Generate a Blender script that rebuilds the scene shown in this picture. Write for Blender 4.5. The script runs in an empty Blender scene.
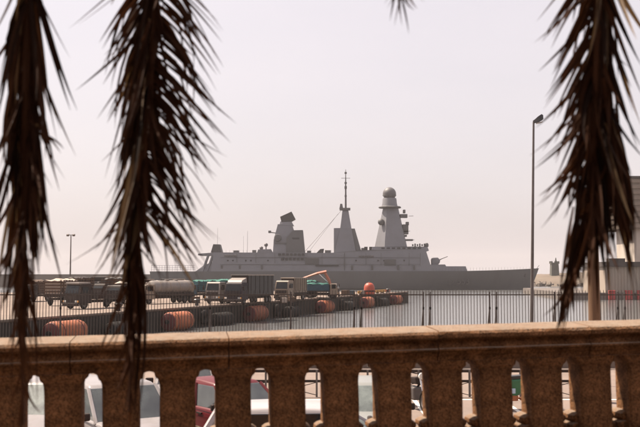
import bpy, bmesh, math, random
from mathutils import Vector, Matrix
R = math.radians
random.seed(11)
scn = bpy.context.scene
col = scn.collection

# ------------------------------------------------------------------ camera
F = 889.0                       # focal length in pixels of the 640 px wide photograph
HY = 275.0                      # row of the horizon
EYE = 5.9                       # eye height above the water (z = 0)
PITCH = math.atan((HY - 213.5) / F)
cam = bpy.data.cameras.new('camera')
cam.sensor_width = 36.0
cam.lens = 36.0 * F / 640.0
cam.clip_start = 0.05
cam.clip_end = 6000
cam.dof.use_dof = True
cam.dof.focus_distance = 160
cam.dof.aperture_fstop = 4.6
camo = bpy.data.objects.new('camera', cam)
col.objects.link(camo)
camo.location = (0, 0, EYE)
camo.rotation_euler = (R(90) + PITCH, 0, 0)
scn.camera = camo

# ------------------------------------------------------------------ sky and sun
SUN_EL, SUN_AZ = 57.0, -62.0    # azimuth measured from the view direction, negative = left
world = bpy.data.worlds.new('World')
scn.world = world
world.use_nodes = True
wn, wl = world.node_tree.nodes, world.node_tree.links
bg = wn['Background']
sky = wn.new('ShaderNodeTexSky')
sky.sky_type = 'NISHITA'
sky.sun_disc = False
sky.sun_elevation = R(SUN_EL)
sky.sun_rotation = R(SUN_AZ)
sky.air_density = 1.0
sky.dust_density = 6.0
sky.ozone_density = 1.0
veil = wn.new('ShaderNodeMix')          # thin pale high haze over the whole sky
veil.data_type = 'RGBA'
veil.inputs[0].default_value = 0.62
veil.inputs[7].default_value = (7.6, 6.8, 6.85, 1)
vn = wn.new('ShaderNodeTexNoise'); vn.inputs['Scale'].default_value = 2.2; vn.inputs['Detail'].default_value = 5
vt = wn.new('ShaderNodeTexCoord'); vs_ = wn.new('ShaderNodeMapping'); vs_.inputs['Scale'].default_value = (1, 1, 3)
wl.new(vt.outputs['Generated'], vs_.inputs[0]); wl.new(vs_.outputs[0], vn.inputs['Vector'])
vr = wn.new('ShaderNodeMapRange'); vr.inputs[1].default_value = .3; vr.inputs[2].default_value = .7
vr.inputs[3].default_value = .57; vr.inputs[4].default_value = .67
wl.new(vn.outputs['Fac'], vr.inputs[0]); wl.new(vr.outputs[0], veil.inputs[0])
wl.new(sky.outputs[0], veil.inputs[6])
wl.new(veil.outputs[2], bg.inputs[0])
bg.inputs[1].default_value = 0.0735

sun = bpy.data.lights.new('sun', 'SUN')
sun.energy = 5.0
sun.angle = R(0.6)
sun.color = (1.0, 0.87, 0.72)
suno = bpy.data.objects.new('sun', sun)
col.objects.link(suno)
sd = Vector((math.sin(R(SUN_AZ)) * math.cos(R(SUN_EL)), math.cos(R(SUN_AZ)) * math.cos(R(SUN_EL)), math.sin(R(SUN_EL))))
suno.rotation_euler = sd.to_track_quat('Z', 'Y').to_euler()
suno.location = sd * 60

scn.view_settings.view_transform = 'Standard'
scn.view_settings.look = 'None'
scn.view_settings.gamma = 1
scn.view_settings.use_curve_mapping = False
scn.view_settings.exposure = 1.0
scn.cycles.use_denoising = True
scn.cycles.volume_bounces = 1
scn.cycles.max_bounces = 8

# ------------------------------------------------------------------ helpers
def at(x, y, D):
    """photo pixel -> world point whose depth (world y) is D"""
    u, v = (x - 320) / F, (213.5 - y) / F
    dy = math.cos(PITCH) - v * math.sin(PITCH)
    dz = math.sin(PITCH) + v * math.cos(PITCH)
    k = D / dy
    return Vector((u * k, D, EYE + dz * k))

def ground(x, y, z):
    """photo pixel -> world point on the level plane at height z"""
    u, v = (x - 320) / F, (213.5 - y) / F
    dy = math.cos(PITCH) - v * math.sin(PITCH)
    dz = math.sin(PITCH) + v * math.cos(PITCH)
    k = (z - EYE) / dz
    return Vector((u * k, dy * k, z))

class MB:
    def __init__(s):
        s.v, s.f = [], []
    def add(s, vs, fs):
        n = len(s.v)
        s.v += [tuple(p) for p in vs]
        s.f += [tuple(i + n for i in f) for f in fs]
        return s
    def box(s, c, d, rz=0, ry=0, rx=0):
        m = Matrix.Rotation(rz, 3, 'Z') @ Matrix.Rotation(ry, 3, 'Y') @ Matrix.Rotation(rx, 3, 'X')
        vs = [Vector(c) + m @ Vector((a * d[0] / 2, b * d[1] / 2, e * d[2] / 2)) for a in (-1, 1) for b in (-1, 1) for e in (-1, 1)]
        return s.add(vs, [(0, 1, 3, 2), (4, 6, 7, 5), (0, 4, 5, 1), (2, 3, 7, 6), (0, 2, 6, 4), (1, 5, 7, 3)])
    def slab(s, pts):
        """side outline [(x, z, half width)] mirrored about y = 0"""
        n = len(pts)
        vs = [(p[0], -p[2], p[1]) for p in pts] + [(p[0], p[2], p[1]) for p in pts]
        fs = [tuple(range(n)), tuple(range(2 * n - 1, n - 1, -1))]
        fs += [(i, n + i, n + (i + 1) % n, (i + 1) % n) for i in range(n)]
        return s.add(vs, fs)
    def frus(s, c, b, t, h, off=(0, 0)):
        """frustum: base centre, bottom (x, y) size, top size, height, top offset"""
        x, y, z = c
        vs = [(x + a * b[0] / 2, y + e * b[1] / 2, z) for a, e in ((-1, -1), (1, -1), (1, 1), (-1, 1))]
        vs += [(x + off[0] + a * t[0] / 2, y + off[1] + e * t[1] / 2, z + h) for a, e in ((-1, -1), (1, -1), (1, 1), (-1, 1))]
        return s.add(vs, [(3, 2, 1, 0), (4, 5, 6, 7), (0, 1, 5, 4), (1, 2, 6, 5), (2, 3, 7, 6), (3, 0, 4, 7)])
    def tube(s, pts, r, n=8):
        pts = [Vector(p) for p in pts]
        rs = r if isinstance(r, (list, tuple)) else [r] * len(pts)
        vs = []
        for i, p in enumerate(pts):
            t = (pts[min(i + 1, len(pts) - 1)] - pts[max(i - 1, 0)]).normalized()
            a = t.orthogonal().normalized() if abs(t.z) > .95 else t.cross(Vector((0, 0, 1))).normalized()
            b = t.cross(a)
            vs += [p + (a * math.cos(2 * math.pi * k / n) + b * math.sin(2 * math.pi * k / n)) * rs[i] for k in range(n)]
        fs = [tuple(range(n - 1, -1, -1)), tuple(range((len(pts) - 1) * n, len(pts) * n))]
        for i in range(len(pts) - 1):
            fs += [(i * n + k, i * n + (k + 1) % n, (i + 1) * n + (k + 1) % n, (i + 1) * n + k) for k in range(n)]
        return s.add(vs, fs)
    def lathe(s, prof, c=(0, 0, 0), axis='Z', n=20, M=None):
        """profile [(radius, height)] turned about an axis through c"""
        vs = []
        for r, h in prof:
            for k in range(n):
                a = 2 * math.pi * k / n
                p = Vector((r * math.cos(a), r * math.sin(a), h))
                if M is not None: p = M @ p
                elif axis == 'X': p = Vector((p.z, p.x, p.y))
                elif axis == 'Y': p = Vector((p.x, p.z, p.y))
                vs.append(p + Vector(c))
        fs = []
        for i in range(len(prof) - 1):
            fs += [(i * n + k, i * n + (k + 1) % n, (i + 1) * n + (k + 1) % n, (i + 1) * n + k) for k in range(n)]
        fs += [tuple(range(n - 1, -1, -1)), tuple(range((len(prof) - 1) * n, len(prof) * n))]
        return s.add(vs, fs)
    def mesh(s, name, mat=None, bevel=0, smooth=False, seg=2, fix=True):
        me = bpy.data.meshes.new(name)
        me.from_pydata(s.v, [], s.f)
        bm = bmesh.new(); bm.from_mesh(me)
        if fix: bmesh.ops.recalc_face_normals(bm, faces=bm.faces)
        if bevel:
            es = [e for e in bm.edges if len(e.link_faces) == 2 and e.calc_face_angle(0) > .45]
            bmesh.ops.bevel(bm, geom=es, offset=bevel, segments=seg, affect='EDGES', profile=.5, clamp_overlap=True)
        if smooth:
            for f in bm.faces: f.smooth = True
            for e in bm.edges:
                if len(e.link_faces) == 2 and e.calc_face_angle(0) > (.7 if smooth is True else smooth): e.smooth = False
        bm.to_mesh(me); bm.free()
        if mat: me.materials.append(mat)
        return me
    def build(s, name, mat, parent=None, **k):
        return put(s.mesh(name, mat, **k), name, parent)

def put(me, name, parent=None, loc=(0, 0, 0), rot=(0, 0, 0)):
    o = bpy.data.objects.new(name, me)
    col.objects.link(o)
    o.parent = parent
    o.location = loc
    o.rotation_euler = rot
    return o

def tag(o, label=None, cat=None, group=None, kind=None):
    if label: o['label'] = label
    if cat: o['category'] = cat
    if group: o['group'] = group
    if kind: o['kind'] = kind
    return o

def thing(name, label, cat, loc=(0, 0, 0), rz=0, group=None):
    o = bpy.data.objects.new(name, None)
    col.objects.link(o)
    o.location = loc
    o.rotation_euler = (0, 0, rz)
    return tag(o, label, cat, group)

def copy_tree(o, parent=None):
    c = o.copy()
    col.objects.link(c)
    c.parent = parent
    for ch in list(o.children): copy_tree(ch, c)
    return c

# ------------------------------------------------------------------ materials
def mat(name, c, rough=.6, var=.15, scale=4.0, bump=0.0, bscale=None, metal=0.0, dirt=None, dscale=1.2, damt=.5, coords='Object', spec=.5, rand=0.0, stretch=None, trans=0):
    m = bpy.data.materials.new(name)
    m.use_nodes = True
    N, L = m.node_tree.nodes, m.node_tree.links
    b = N['Principled BSDF']
    b.inputs['Roughness'].default_value = rough
    b.inputs['Metallic'].default_value = metal
    b.inputs['Specular IOR Level'].default_value = spec
    tc = N.new('ShaderNodeTexCoord')
    src = tc.outputs[coords]
    if stretch:
        mp = N.new('ShaderNodeMapping'); mp.inputs['Scale'].default_value = stretch
        L.new(src, mp.inputs[0]); src = mp.outputs[0]
    nz = N.new('ShaderNodeTexNoise')
    nz.inputs['Scale'].default_value = scale
    nz.inputs['Detail'].default_value = 6
    nz.inputs['Roughness'].default_value = .62
    L.new(src, nz.inputs['Vector'])
    rp = N.new('ShaderNodeValToRGB')
    rp.color_ramp.elements[0].position = .3
    rp.color_ramp.elements[1].position = .72
    rp.color_ramp.elements[0].color = (*[x * (1 - var) for x in c], 1)
    rp.color_ramp.elements[1].color = (*[min(1, x * (1 + var)) for x in c], 1)
    L.new(nz.outputs['Fac'], rp.inputs[0])
    out = rp.outputs[0]
    if dirt:
        n2 = N.new('ShaderNodeTexNoise')
        n2.inputs['Scale'].default_value = dscale
        n2.inputs['Detail'].default_value = 8
        n2.inputs['Roughness'].default_value = .7
        L.new(src, n2.inputs['Vector'])
        r2 = N.new('ShaderNodeMapRange')
        r2.inputs[1].default_value = .48; r2.inputs[2].default_value = .68
        r2.inputs[3].default_value = 0; r2.inputs[4].default_value = damt
        L.new(n2.outputs['Fac'], r2.inputs[0])
        mx = N.new('ShaderNodeMix'); mx.data_type = 'RGBA'
        L.new(r2.outputs[0], mx.inputs[0]); L.new(out, mx.inputs[6])
        mx.inputs[7].default_value = (*dirt, 1)
        out = mx.outputs[2]
    if rand:
        oi = N.new('ShaderNodeObjectInfo')
        mr = N.new('ShaderNodeMapRange')
        mr.inputs[3].default_value = 1 - rand; mr.inputs[4].default_value = 1 + rand
        L.new(oi.outputs['Random'], mr.inputs[0])
        hs = N.new('ShaderNodeHueSaturation')
        L.new(mr.outputs[0], hs.inputs['Value']); L.new(out, hs.inputs['Color'])
        out = hs.outputs[0]
    L.new(out, b.inputs['Base Color'])
    if bump:
        n3 = N.new('ShaderNodeTexNoise')
        n3.inputs['Scale'].default_value = bscale or scale * 4
        n3.inputs['Detail'].default_value = 8
        L.new(src, n3.inputs['Vector'])
        bp = N.new('ShaderNodeBump')
        bp.inputs['Strength'].default_value = bump
        bp.inputs['Distance'].default_value = .02
        L.new(n3.outputs['Fac'], bp.inputs['Height'])
        L.new(bp.outputs[0], b.inputs['Normal'])
    if trans:
        t = N.new('ShaderNodeBsdfTranslucent')
        L.new(out, t.inputs[0])
        ms = N.new('ShaderNodeMixShader'); ms.inputs[0].default_value = trans
        L.new(b.outputs[0], ms.inputs[1]); L.new(t.outputs[0], ms.inputs[2])
        L.new(ms.outputs[0], N['Material Output'].inputs[0])
    return m

def stone_mat(name, c):
    m = mat(name, c, rough=.92, var=.45, scale=9, dirt=(c[0] * .3, c[1] * .28, c[2] * .26), dscale=7, damt=.8, rand=.1, spec=.15)
    N, L = m.node_tree.nodes, m.node_tree.links
    b = N['Principled BSDF']
    tc = N.new('ShaderNodeTexCoord')
    n1 = N.new('ShaderNodeTexNoise'); n1.inputs['Scale'].default_value = 45; n1.inputs['Detail'].default_value = 10; n1.inputs['Roughness'].default_value = .7
    vo = N.new('ShaderNodeTexVoronoi'); vo.inputs['Scale'].default_value = 46
    L.new(tc.outputs['Object'], n1.inputs['Vector']); L.new(tc.outputs['Object'], vo.inputs['Vector'])
    pit = N.new('ShaderNodeMapRange'); pit.inputs[1].default_value = .12; pit.inputs[2].default_value = .32
    L.new(vo.outputs['Distance'], pit.inputs[0])
    ad = N.new('ShaderNodeMath'); ad.operation = 'MULTIPLY_ADD'
    ad.inputs[1].default_value = .35
    L.new(pit.outputs[0], ad.inputs[0]); L.new(n1.outputs['Fac'], ad.inputs[2])
    src = b.inputs['Base Color'].links[0].from_socket
    # dark pits
    vc = N.new('ShaderNodeTexNoise'); vc.inputs['Scale'].default_value = 75; vc.inputs['Detail'].default_value = 7; vc.inputs['Roughness'].default_value = .72
    L.new(tc.outputs['Object'], vc.inputs['Vector'])
    pm = N.new('ShaderNodeMapRange'); pm.inputs[1].default_value = .36; pm.inputs[2].default_value = .58; pm.inputs[3].default_value = .2; pm.inputs[4].default_value = 1.45
    L.new(vc.outputs['Fac'], pm.inputs[0])
    mu = N.new('ShaderNodeMix'); mu.data_type = 'RGBA'; mu.blend_type = 'MULTIPLY'; mu.inputs[0].default_value = .85
    L.new(src, mu.inputs[6]); L.new(pm.outputs[0], mu.inputs[7])
    # upper faces paler: sunlight on the tops put into the stone colour
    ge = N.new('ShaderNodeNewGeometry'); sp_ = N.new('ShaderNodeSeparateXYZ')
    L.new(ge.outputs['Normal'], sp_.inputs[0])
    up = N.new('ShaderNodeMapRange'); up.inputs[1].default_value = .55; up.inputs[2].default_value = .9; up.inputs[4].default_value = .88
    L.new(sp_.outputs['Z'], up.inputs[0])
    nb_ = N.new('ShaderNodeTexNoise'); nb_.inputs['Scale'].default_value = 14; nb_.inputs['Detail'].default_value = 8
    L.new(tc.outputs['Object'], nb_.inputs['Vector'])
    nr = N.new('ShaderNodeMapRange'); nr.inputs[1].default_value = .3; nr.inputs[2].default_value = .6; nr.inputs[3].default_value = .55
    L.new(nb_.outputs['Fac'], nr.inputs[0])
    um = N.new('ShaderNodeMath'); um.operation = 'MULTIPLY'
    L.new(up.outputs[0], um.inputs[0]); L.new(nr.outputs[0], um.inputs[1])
    lit_top = N.new('ShaderNodeMix'); lit_top.data_type = 'RGBA'
    L.new(um.outputs[0], lit_top.inputs[0]); L.new(mu.outputs[2], lit_top.inputs[6]); lit_top.inputs[7].default_value = (.34, .262, .2, 1)
    L.new(lit_top.outputs[2], b.inputs['Base Color'])
    bp = N.new('ShaderNodeBump'); bp.inputs['Strength'].default_value = 1; bp.inputs['Distance'].default_value = .02
    L.new(ad.outputs[0], bp.inputs['Height'])
    L.new(bp.outputs[0], b.inputs['Normal'])
    return m

M = {}
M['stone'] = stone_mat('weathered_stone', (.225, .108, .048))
M['shipgrey'] = mat('ship_grey', (.152, .15, .165), .6, .06, .15, dirt=(.095, .085, .082), dscale=.2, damt=.25)
M['hullgrey'] = mat('hull_grey', (.09, .087, .089), .6, .07, .08, dirt=(.055, .05, .044), dscale=.12, damt=.3, stretch=(1, 1, .25))
M['shipdark'] = mat('ship_dark', (.03, .028, .03), .6, .15, 1)
M['boot'] = mat('boot_topping', (.03, .025, .024), .6, .2, .5)
M['number'] = mat('hull_number', (.066, .061, .059), .7, .05, 1)
M['radome'] = mat('radome_grey', (.1, .093, .097), .55, .05, .5)
M['paving'] = mat('promenade_paving', (.075, .055, .042), .9, .25, 2, bump=.4)
M['concrete'] = mat('concrete', (.18, .132, .104), .9, .2, .25, bump=.4, bscale=6, dirt=(.2, .15, .12), dscale=.12, damt=.5)
M['asphalt'] = mat('car_park_paving', (.19, .142, .118), .92, .18, .6, bump=.4, bscale=30, dirt=(.15, .12, .1), dscale=.35, damt=.5)
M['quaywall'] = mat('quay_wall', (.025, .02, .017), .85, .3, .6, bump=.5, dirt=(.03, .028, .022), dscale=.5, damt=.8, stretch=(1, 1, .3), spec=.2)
M['breakwater'] = mat('breakwater_stone', (.13, .108, .095), .9, .2, .1, dirt=(.1, .085, .075), dscale=.06, damt=.5)
M['sand'] = mat('headland_sand', (.13, .096, .07), .95, .3, .06, dirt=(.13, .11, .08), dscale=.09, damt=.8)
M['rock'] = mat('rubble', (.16, .13, .105), .95, .35, .3)
M['fort'] = mat('fort_stone', (.075, .075, .066), .9, .25, .4)
M['paint_line'] = mat('white_paint', (.7, .67, .62), .8, .15, 6)
M['fence'] = mat('fence_steel', (.06, .047, .04), .55, .3, 6, metal=.1)
M['fencepost'] = mat('post_steel', (.1, .088, .085), .5, .3, 6, metal=.2)
M['galv'] = mat('galvanised_steel', (.13, .115, .11), .5, .2, 3, metal=.5)
M['lamp'] = mat('lamp_black', (.022, .018, .018), .45, .2, 3)
M['lens'] = mat('lamp_lens', (.45, .42, .4), .3, .05, 5)
M['rubber'] = mat('black_rubber', (.018, .016, .015), .85, .35, 4, bump=.3, spec=.15)
M['orange'] = mat('fender_orange', (.3, .085, .032), .75, .25, 1.2, dirt=(.09, .035, .02), dscale=1.1, damt=.85, rand=.3)
M['maroon'] = mat('fender_maroon', (.1, .014, .014), .7, .25, 1.5, dirt=(.06, .014, .014), dscale=1.6, damt=.7)
M['fenderrope'] = mat('fender_net', (.04, .03, .025), .9, .3, 6)
M['white'] = mat('white_paintwork', (.37, .34, .345), .28, .05, 2, dirt=(.45, .38, .32), dscale=3, damt=.25, spec=.5)
M['shadedwhite'] = mat('shaded_white_paintwork', (.25, .228, .23), .3, .08, 2, dirt=(.16, .13, .11), dscale=3, damt=.4)  # white paint darkened to carry the shade on the farther cars
M['offwhite'] = mat('dull_white', (.2, .172, .155), .5, .12, 2, dirt=(.25, .19, .14), dscale=2, damt=.5)
M['red'] = mat('dark_red_paintwork', (.1, .007, .01), .4, .08, 2, spec=.3)
M['silver'] = mat('silver_paintwork', (.3, .3, .28), .3, .06, 2, metal=.4)
M['tan'] = mat('tan_paintwork', (.2, .148, .105), .5, .12, 1.5, dirt=(.2, .14, .1), dscale=2, damt=.5)
M['dark'] = mat('dark_paintwork', (.03, .02, .017), .6, .25, 2, spec=.2)
M['darkcab'] = mat('aubergine_paintwork', (.03, .022, .026), .6, .2, 2, spec=.25)
M['blue'] = mat('blue_paintwork', (.018, .05, .075), .5, .2, 2)
M['teal'] = mat('teal_tarpaulin', (.015, .11, .085), .75, .25, 1.5, bump=.6, bscale=3)
M['greytarp'] = mat('grey_tarpaulin', (.05, .045, .042), .7, .15, .8, bump=.5, bscale=2)
M['canvas'] = mat('pale_canvas', (.36, .29, .24), .85, .15, 2, bump=.5, bscale=4)
M['wood'] = mat('rough_wood', (.075, .042, .026), .9, .35, 3, stretch=(1, 1, .15), bump=.4)
M['polewood'] = mat('pole_wood', (.13, .068, .035), .9, .3, 2.5, stretch=(3, 3, .12), bump=.6)
M['craneorange'] = mat('crane_paint', (.36, .12, .07), .5, .2, 2)
M['buoy'] = mat('buoy_orange', (.36, .055, .025), .5, .15, 1.5, dirt=(.3, .06, .03), dscale=2, damt=.5)
M['yellow'] = mat('yellow_paint', (.36, .19, .03), .6, .2, 2)
M['green'] = mat('green_paintwork', (.03, .13, .06), .35, .15, 3)
M['lightblue'] = mat('pale_blue_panel', (.4, .5, .62), .4, .1, 3)
M['rust'] = mat('rust_orange', (.35, .12, .05), .8, .3, 5)
M['chrome'] = mat('bright_metal', (.6, .58, .56), .25, .1, 5, metal=.9)
M['lightred'] = mat('tail_light', (.45, .02, .02), .2, .1, 5)
M['lightamber'] = mat('indicator_amber', (.7, .3, .04), .25, .1, 5)
M['headlamp'] = mat('headlamp_glass', (.65, .63, .58), .12, .05, 5)
M['plate'] = mat('blank_plate', (.75, .73, .66), .5, .05, 5)
M['cladding'] = mat('shed_cladding', (.3, .25, .205), .7, .12, .4, dirt=(.22, .16, .12), dscale=.4, damt=.4, stretch=(1, 1, .2))
M['darkroof'] = mat('dark_roof_edge', (.05, .038, .034), .8, .2, 1)
M['palecon'] = mat('pale_render', (.42, .36, .31), .85, .1, .2)
M['bandcon'] = mat('banded_panel', (.2, .15, .115), .85, .12, .3)
M['redpanel'] = mat('red_panel', (.3, .03, .03), .7, .25, .6)
M['seat'] = mat('black_vinyl', (.02, .02, .02), .4, .2, 5)
M['rachis'] = mat('frond_stalk', (.06, .025, .012), .85, .3, 12, spec=.15, stretch=(1, 1, .2))
M['leaf'] = mat('dead_leaflet', (.03, .0115, .005), .8, spec=.12, var=.35, scale=9, rand=.7, trans=.22)
M['leafdry'] = mat('straw_leaflet', (.14, .082, .034), .6, .3, 9, rand=.4, trans=.3)
M['bark'] = mat('palm_bark', (.13, .085, .055), .95, .4, 8, bump=.8)

def glass_mat(name, c, rough=.06):
    m = mat(name, c, rough, .75, 2.2, spec=.9)  # blotchy tone paints reflections and cabin interior into the glass colour
    m.node_tree.nodes['Principled BSDF'].inputs['Coat Weight'].default_value = .6
    return m
M['glass'] = glass_mat('vehicle_glass', (.03, .034, .032))
M['lorryglass'] = mat('lorry_glass', (.012, .013, .015), .25, .3, 2, spec=.25)
M['glasspale'] = glass_mat('painted_reflection_glass', (.1, .115, .105))
M['glassdark'] = glass_mat('dark_glass', (.012, .013, .016))

# water
wm = bpy.data.materials.new('harbour_water'); wm.use_nodes = True
N, L = wm.node_tree.nodes, wm.node_tree.links
b = N['Principled BSDF']
b.inputs['Base Color'].default_value = (.1, .1, .1, 1)
b.inputs['Roughness'].default_value = .16
b.inputs['IOR'].default_value = 1.33
tc = N.new('ShaderNodeTexCoord')
mp = N.new('ShaderNodeMapping'); mp.inputs['Scale'].default_value = (1, .55, 1)
L.new(tc.outputs['Object'], mp.inputs[0])
n1 = N.new('ShaderNodeTexNoise'); n1.inputs['Scale'].default_value = .55; n1.inputs['Detail'].default_value = 6; n1.inputs['Roughness'].default_value = .6
L.new(mp.outputs[0], n1.inputs['Vector'])
bp = N.new('ShaderNodeBump'); bp.inputs['Strength'].default_value = 1; bp.inputs['Distance'].default_value = .14
L.new(n1.outputs['Fac'], bp.inputs['Height']); L.new(bp.outputs[0], b.inputs['Normal'])
M['water'] = wm

# ------------------------------------------------------------------ the setting
CARPARK, QUAY, PROM = EYE - 3.7, EYE - 3.7, EYE - 1.6
def sheet(name, poly, z, m, depth=0):
    mb = MB()
    n = len(poly)
    vs = [(x, y, z) for x, y in poly]
    fs = [tuple(range(n))]
    if depth:
        vs += [(x, y, z - depth) for x, y in poly]
        fs += [tuple(range(2 * n - 1, n - 1, -1))] + [(i, (i + 1) % n, n + (i + 1) % n, n + i) for i in range(n)]
    mb.add(vs, fs)
    return tag(mb.build(name, m), kind='structure')

sea = sheet('sea', [(-1400, -30), (1400, -30), (1400, 2400), (-1400, 2400)], 0, M['water'])

# jetty: its right-hand edge runs away from us, 20 degrees to the right
def edge(D, off=0):             # point on the fender line at depth D, moved inland by off
    return Vector((-8.3 + .364 * (D - 115) - off * .94, D + off * .342, 0))
JD = Vector((.3413, .94, 0))    # along the jetty, away from us
JA = math.atan2(JD.y, JD.x)
a0, a1 = edge(44.1, 1.25), edge(193, 1.25)
jetty = sheet('jetty', [(a0.x, a0.y), (a1.x, a1.y), (a1.x - 34 * .94, a1.y + 34 * .342), (-62, 190), (-175, 170), (-175, 44.05)], QUAY, M['concrete'], 4)
car_park = sheet('car_park', [(-175, 5.9), (120, 5.9), (120, 38.6), (-35.5, 38.6), (-35.5, 44), (-175, 44)], CARPARK, M['asphalt'], 4)
promenade = sheet('promenade', [(-60, -30), (60, -30), (60, 4.7), (-60, 4.7)], PROM - .01, M['paving'], 4.3)

# dark wet face of the jetty, its coping kerb
mb = MB()
for i in range(41):
    p, q = edge(44 + 149 * i / 41 + .04, 1.2), edge(44 + 149 * (i + 1) / 41 - .04, 1.2)
    mb.box(((p.x + q.x) / 2, (p.y + q.y) / 2, QUAY + .06), ((q - p).length, .5, .18), rz=JA)
tag(mb.build('jetty_kerb', M['concrete'], bevel=.03), kind='structure')
mb = MB()
p, q = edge(44, 1.1), edge(193, 1.1)
mb.box(((p.x + q.x) / 2, (p.y + q.y) / 2, QUAY / 2 - .6), ((q - p).length, .3, QUAY + .9), rz=JA)
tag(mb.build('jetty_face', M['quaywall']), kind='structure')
mb = MB()
mb.box((42, 38.72, CARPARK - 1.1), (156, .2, 2.15))
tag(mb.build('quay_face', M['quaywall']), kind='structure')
# painted bay lines on the car park
mb = MB()
for x0 in [-18 + 2.6 * k for k in range(15)]:
    mb.box((x0, 24.2, CARPARK + .004), (.12, 5.0, .004))
mb.box((0, 26.75, CARPARK + .004), (60, .14, .004))
tag(mb.build('bay_markings', M['paint_line']), kind='structure')

# breakwater wall behind everything on the left
bw = thing('breakwater', 'long grey breakwater wall behind the lorries at left', 'breakwater', (0, 0, 0))
MB().box((-160, 446, 2.4), (520, 14, 6.8)).build('wall', M['breakwater'], bw)
MB().box((-160, 441.5, 6.02), (520, 4.2, .5)).build('parapet', M['breakwater'], bw)

# low sandy headland at right
mb = MB(); nx, ny = 90, 14
rr = random.Random(5)
for j in range(ny):
    for i in range(nx):
        x = 100 + i * 3.6; y = 468 + j * 9
        t = i / (nx - 1); s = j / (ny - 1)
        h = 7.2 * min(1, t * 9) ** .7 * math.sin(min(1, s * 2.2) * math.pi / 2) + rr.uniform(-.5, .5) + .7 * math.sin(i * .43) + .5 * math.sin(i * .17 + 2)
        mb.v.append((x, y, -1 if j == 0 or i == 0 else max(.2, h)))
mb.f = [(j * nx + i, j * nx + i + 1, (j + 1) * nx + i + 1, (j + 1) * nx + i) for j in range(ny - 1) for i in range(nx - 1)]
tag(mb.build('headland', M['sand'], smooth=True), kind='structure')
mb = MB()
for k in range(260):
    x = rr.uniform(103, 330); s = rr.uniform(.5, 2.0)
    c = (x, rr.uniform(458, 472), rr.uniform(0, 1.4))
    mb.box(c, (s * 1.4, s, s), rr.uniform(0, 3), rr.uniform(0, 3), rr.uniform(0, 3))
tag(mb.build('shore_rubble', M['rock'], bevel=.15, seg=1), 'pale boulders along the foot of the sandy headland', 'rubble', kind='stuff')

# fort tower on the headland
c = at(554.5, 276, 512)
ft = thing('watchtower', 'small dark stone watchtower on the sandy headland', 'tower', (c.x, c.y, 6.2))
MB().frus((0, 0, -2), (4.6, 4.6), (3.9, 3.9), 8.2).build('tower_body', M['fort'], ft)
MB().box((0, 0, 6.5), (4.7, 4.7, .6)).build('parapet', M['fort'], ft)
for a, e in ((-1, -1), (1, -1), (1, 1), (-1, 1), (0, -1)):
    MB().box((a * 1.9, e * 1.9, 7.2), (.8, .8, .8)).build('merlon', M['fort'], ft)
MB().frus((.9, 0, 6.8), (1.1, 1.1), (.3, .3), 2.8).build('turret', M['fort'], ft)

# ------------------------------------------------------------------ warship
SY = 361.0
ship = thing('warship', 'grey naval destroyer moored beyond the jetty, bow to the right', 'warship', (0, SY, 0))
def sx(x, D=SY): return (x - 320) / F * D
def sz(y, D=SY): return at(320, y, D).z
SD = 352.0
# hull: stations (px x, deck px y, half beam deck, half beam waterline)
st = [(150, 271.4, 8.2, 7.2), (156, 271.4, 8.8, 8.0), (200, 271.4, 9.6, 9.0), (260, 271.3, 9.9, 9.4), (330, 271.2, 9.9, 9.3), (390, 271.2, 9.7, 8.6), (430, 271.1, 9.2, 7.0), (465, 270.9, 8.0, 5.0), (495, 270.2, 5.9, 2.9), (515, 269.5, 3.9, 1.5), (529, 268.8, 1.9, .35), (534, 268.5, .9, .1), (538.5, 268.2, .08, .05)]
mb = MB(); ns = len(st)
ring = 6
for i, (x, dy, bd, bwl) in enumerate(st):
    D = SY - bd
    X, Z = sx(x, D), sz(dy, D)
    Xw = X
    if i >= ns - 3:
        Xw = sx(529.5 + (i - ns + 3) * .3, SY)
    if i == 0: Xw = X + 1.2
    kn = .62
    for sgn in (-1, 1):
        for (f, hb) in ((1, bd), (kn, bd * .8 + bwl * .2 + .12), (0, bwl), (-.12, bwl * .96)):
            zz = Z * f if f >= 0 else -1.0
            xx = X * max(f, 0) + Xw * (1 - max(f, 0))
            mb.v.append((xx, sgn * hb, zz))
for i in range(ns - 1):
    o, p = i * 8, (i + 1) * 8
    for k in range(3):
        mb.f.append((o + k, p + k, p + k + 1, o + k + 1))
        mb.f.append((o + 4 + k, o + 5 + k, p + 5 + k, p + 4 + k))
    mb.f.append((o, o + 4, p + 4, p))
    mb.f.append((o + 3, p + 3, p + 7, o + 7))
mb.f.append((0, 1, 2, 3, 7, 6, 5, 4))
hull = mb.build('hull', M['hullgrey'], ship, smooth=.35)
# boot topping band just above the water
mb = MB()
for sgn in (-1, 1):
    n0 = len(mb.v)
    for i, (x, dy, bd, bwl) in enumerate(st):
        X = sx(x, SY - bd)
        if i >= ns - 3: X = sx(529.5 + (i - ns + 3) * .3, SY) + .1
        if i == 0: X += 1.1
        mb.v += [(X, sgn * (bwl + .05), .1), (X, sgn * (bwl + .12), 1.15)]
    for i in range(ns - 1):
        k = n0 + 2 * i
        mb.f.append((k, k + 2, k + 3, k + 1))
mb.build('boot_topping', M['boot'], hull)
# pennant number on the bow
def text_mesh(body, size, mname):
    cu = bpy.data.curves.new('t', 'FONT'); cu.body = body; cu.size = size; cu.align_x = 'CENTER'; cu.extrude = .03
    o = bpy.data.objects.new('t', cu); col.objects.link(o)
    dg = bpy.context.evaluated_depsgraph_get()
    me = bpy.data.meshes.new_from_object(o.evaluated_get(dg))
    bpy.data.objects.remove(o)
    me.materials.clear(); me.materials.append(M[mname])
    return me
o = put(text_mesh('D 553', 3.5, 'number'), 'pennant_number', ship, (sx(458.5, 353.6), -7.72, sz(284.2, 353)), (R(85), 0, R(5.2)))
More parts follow.
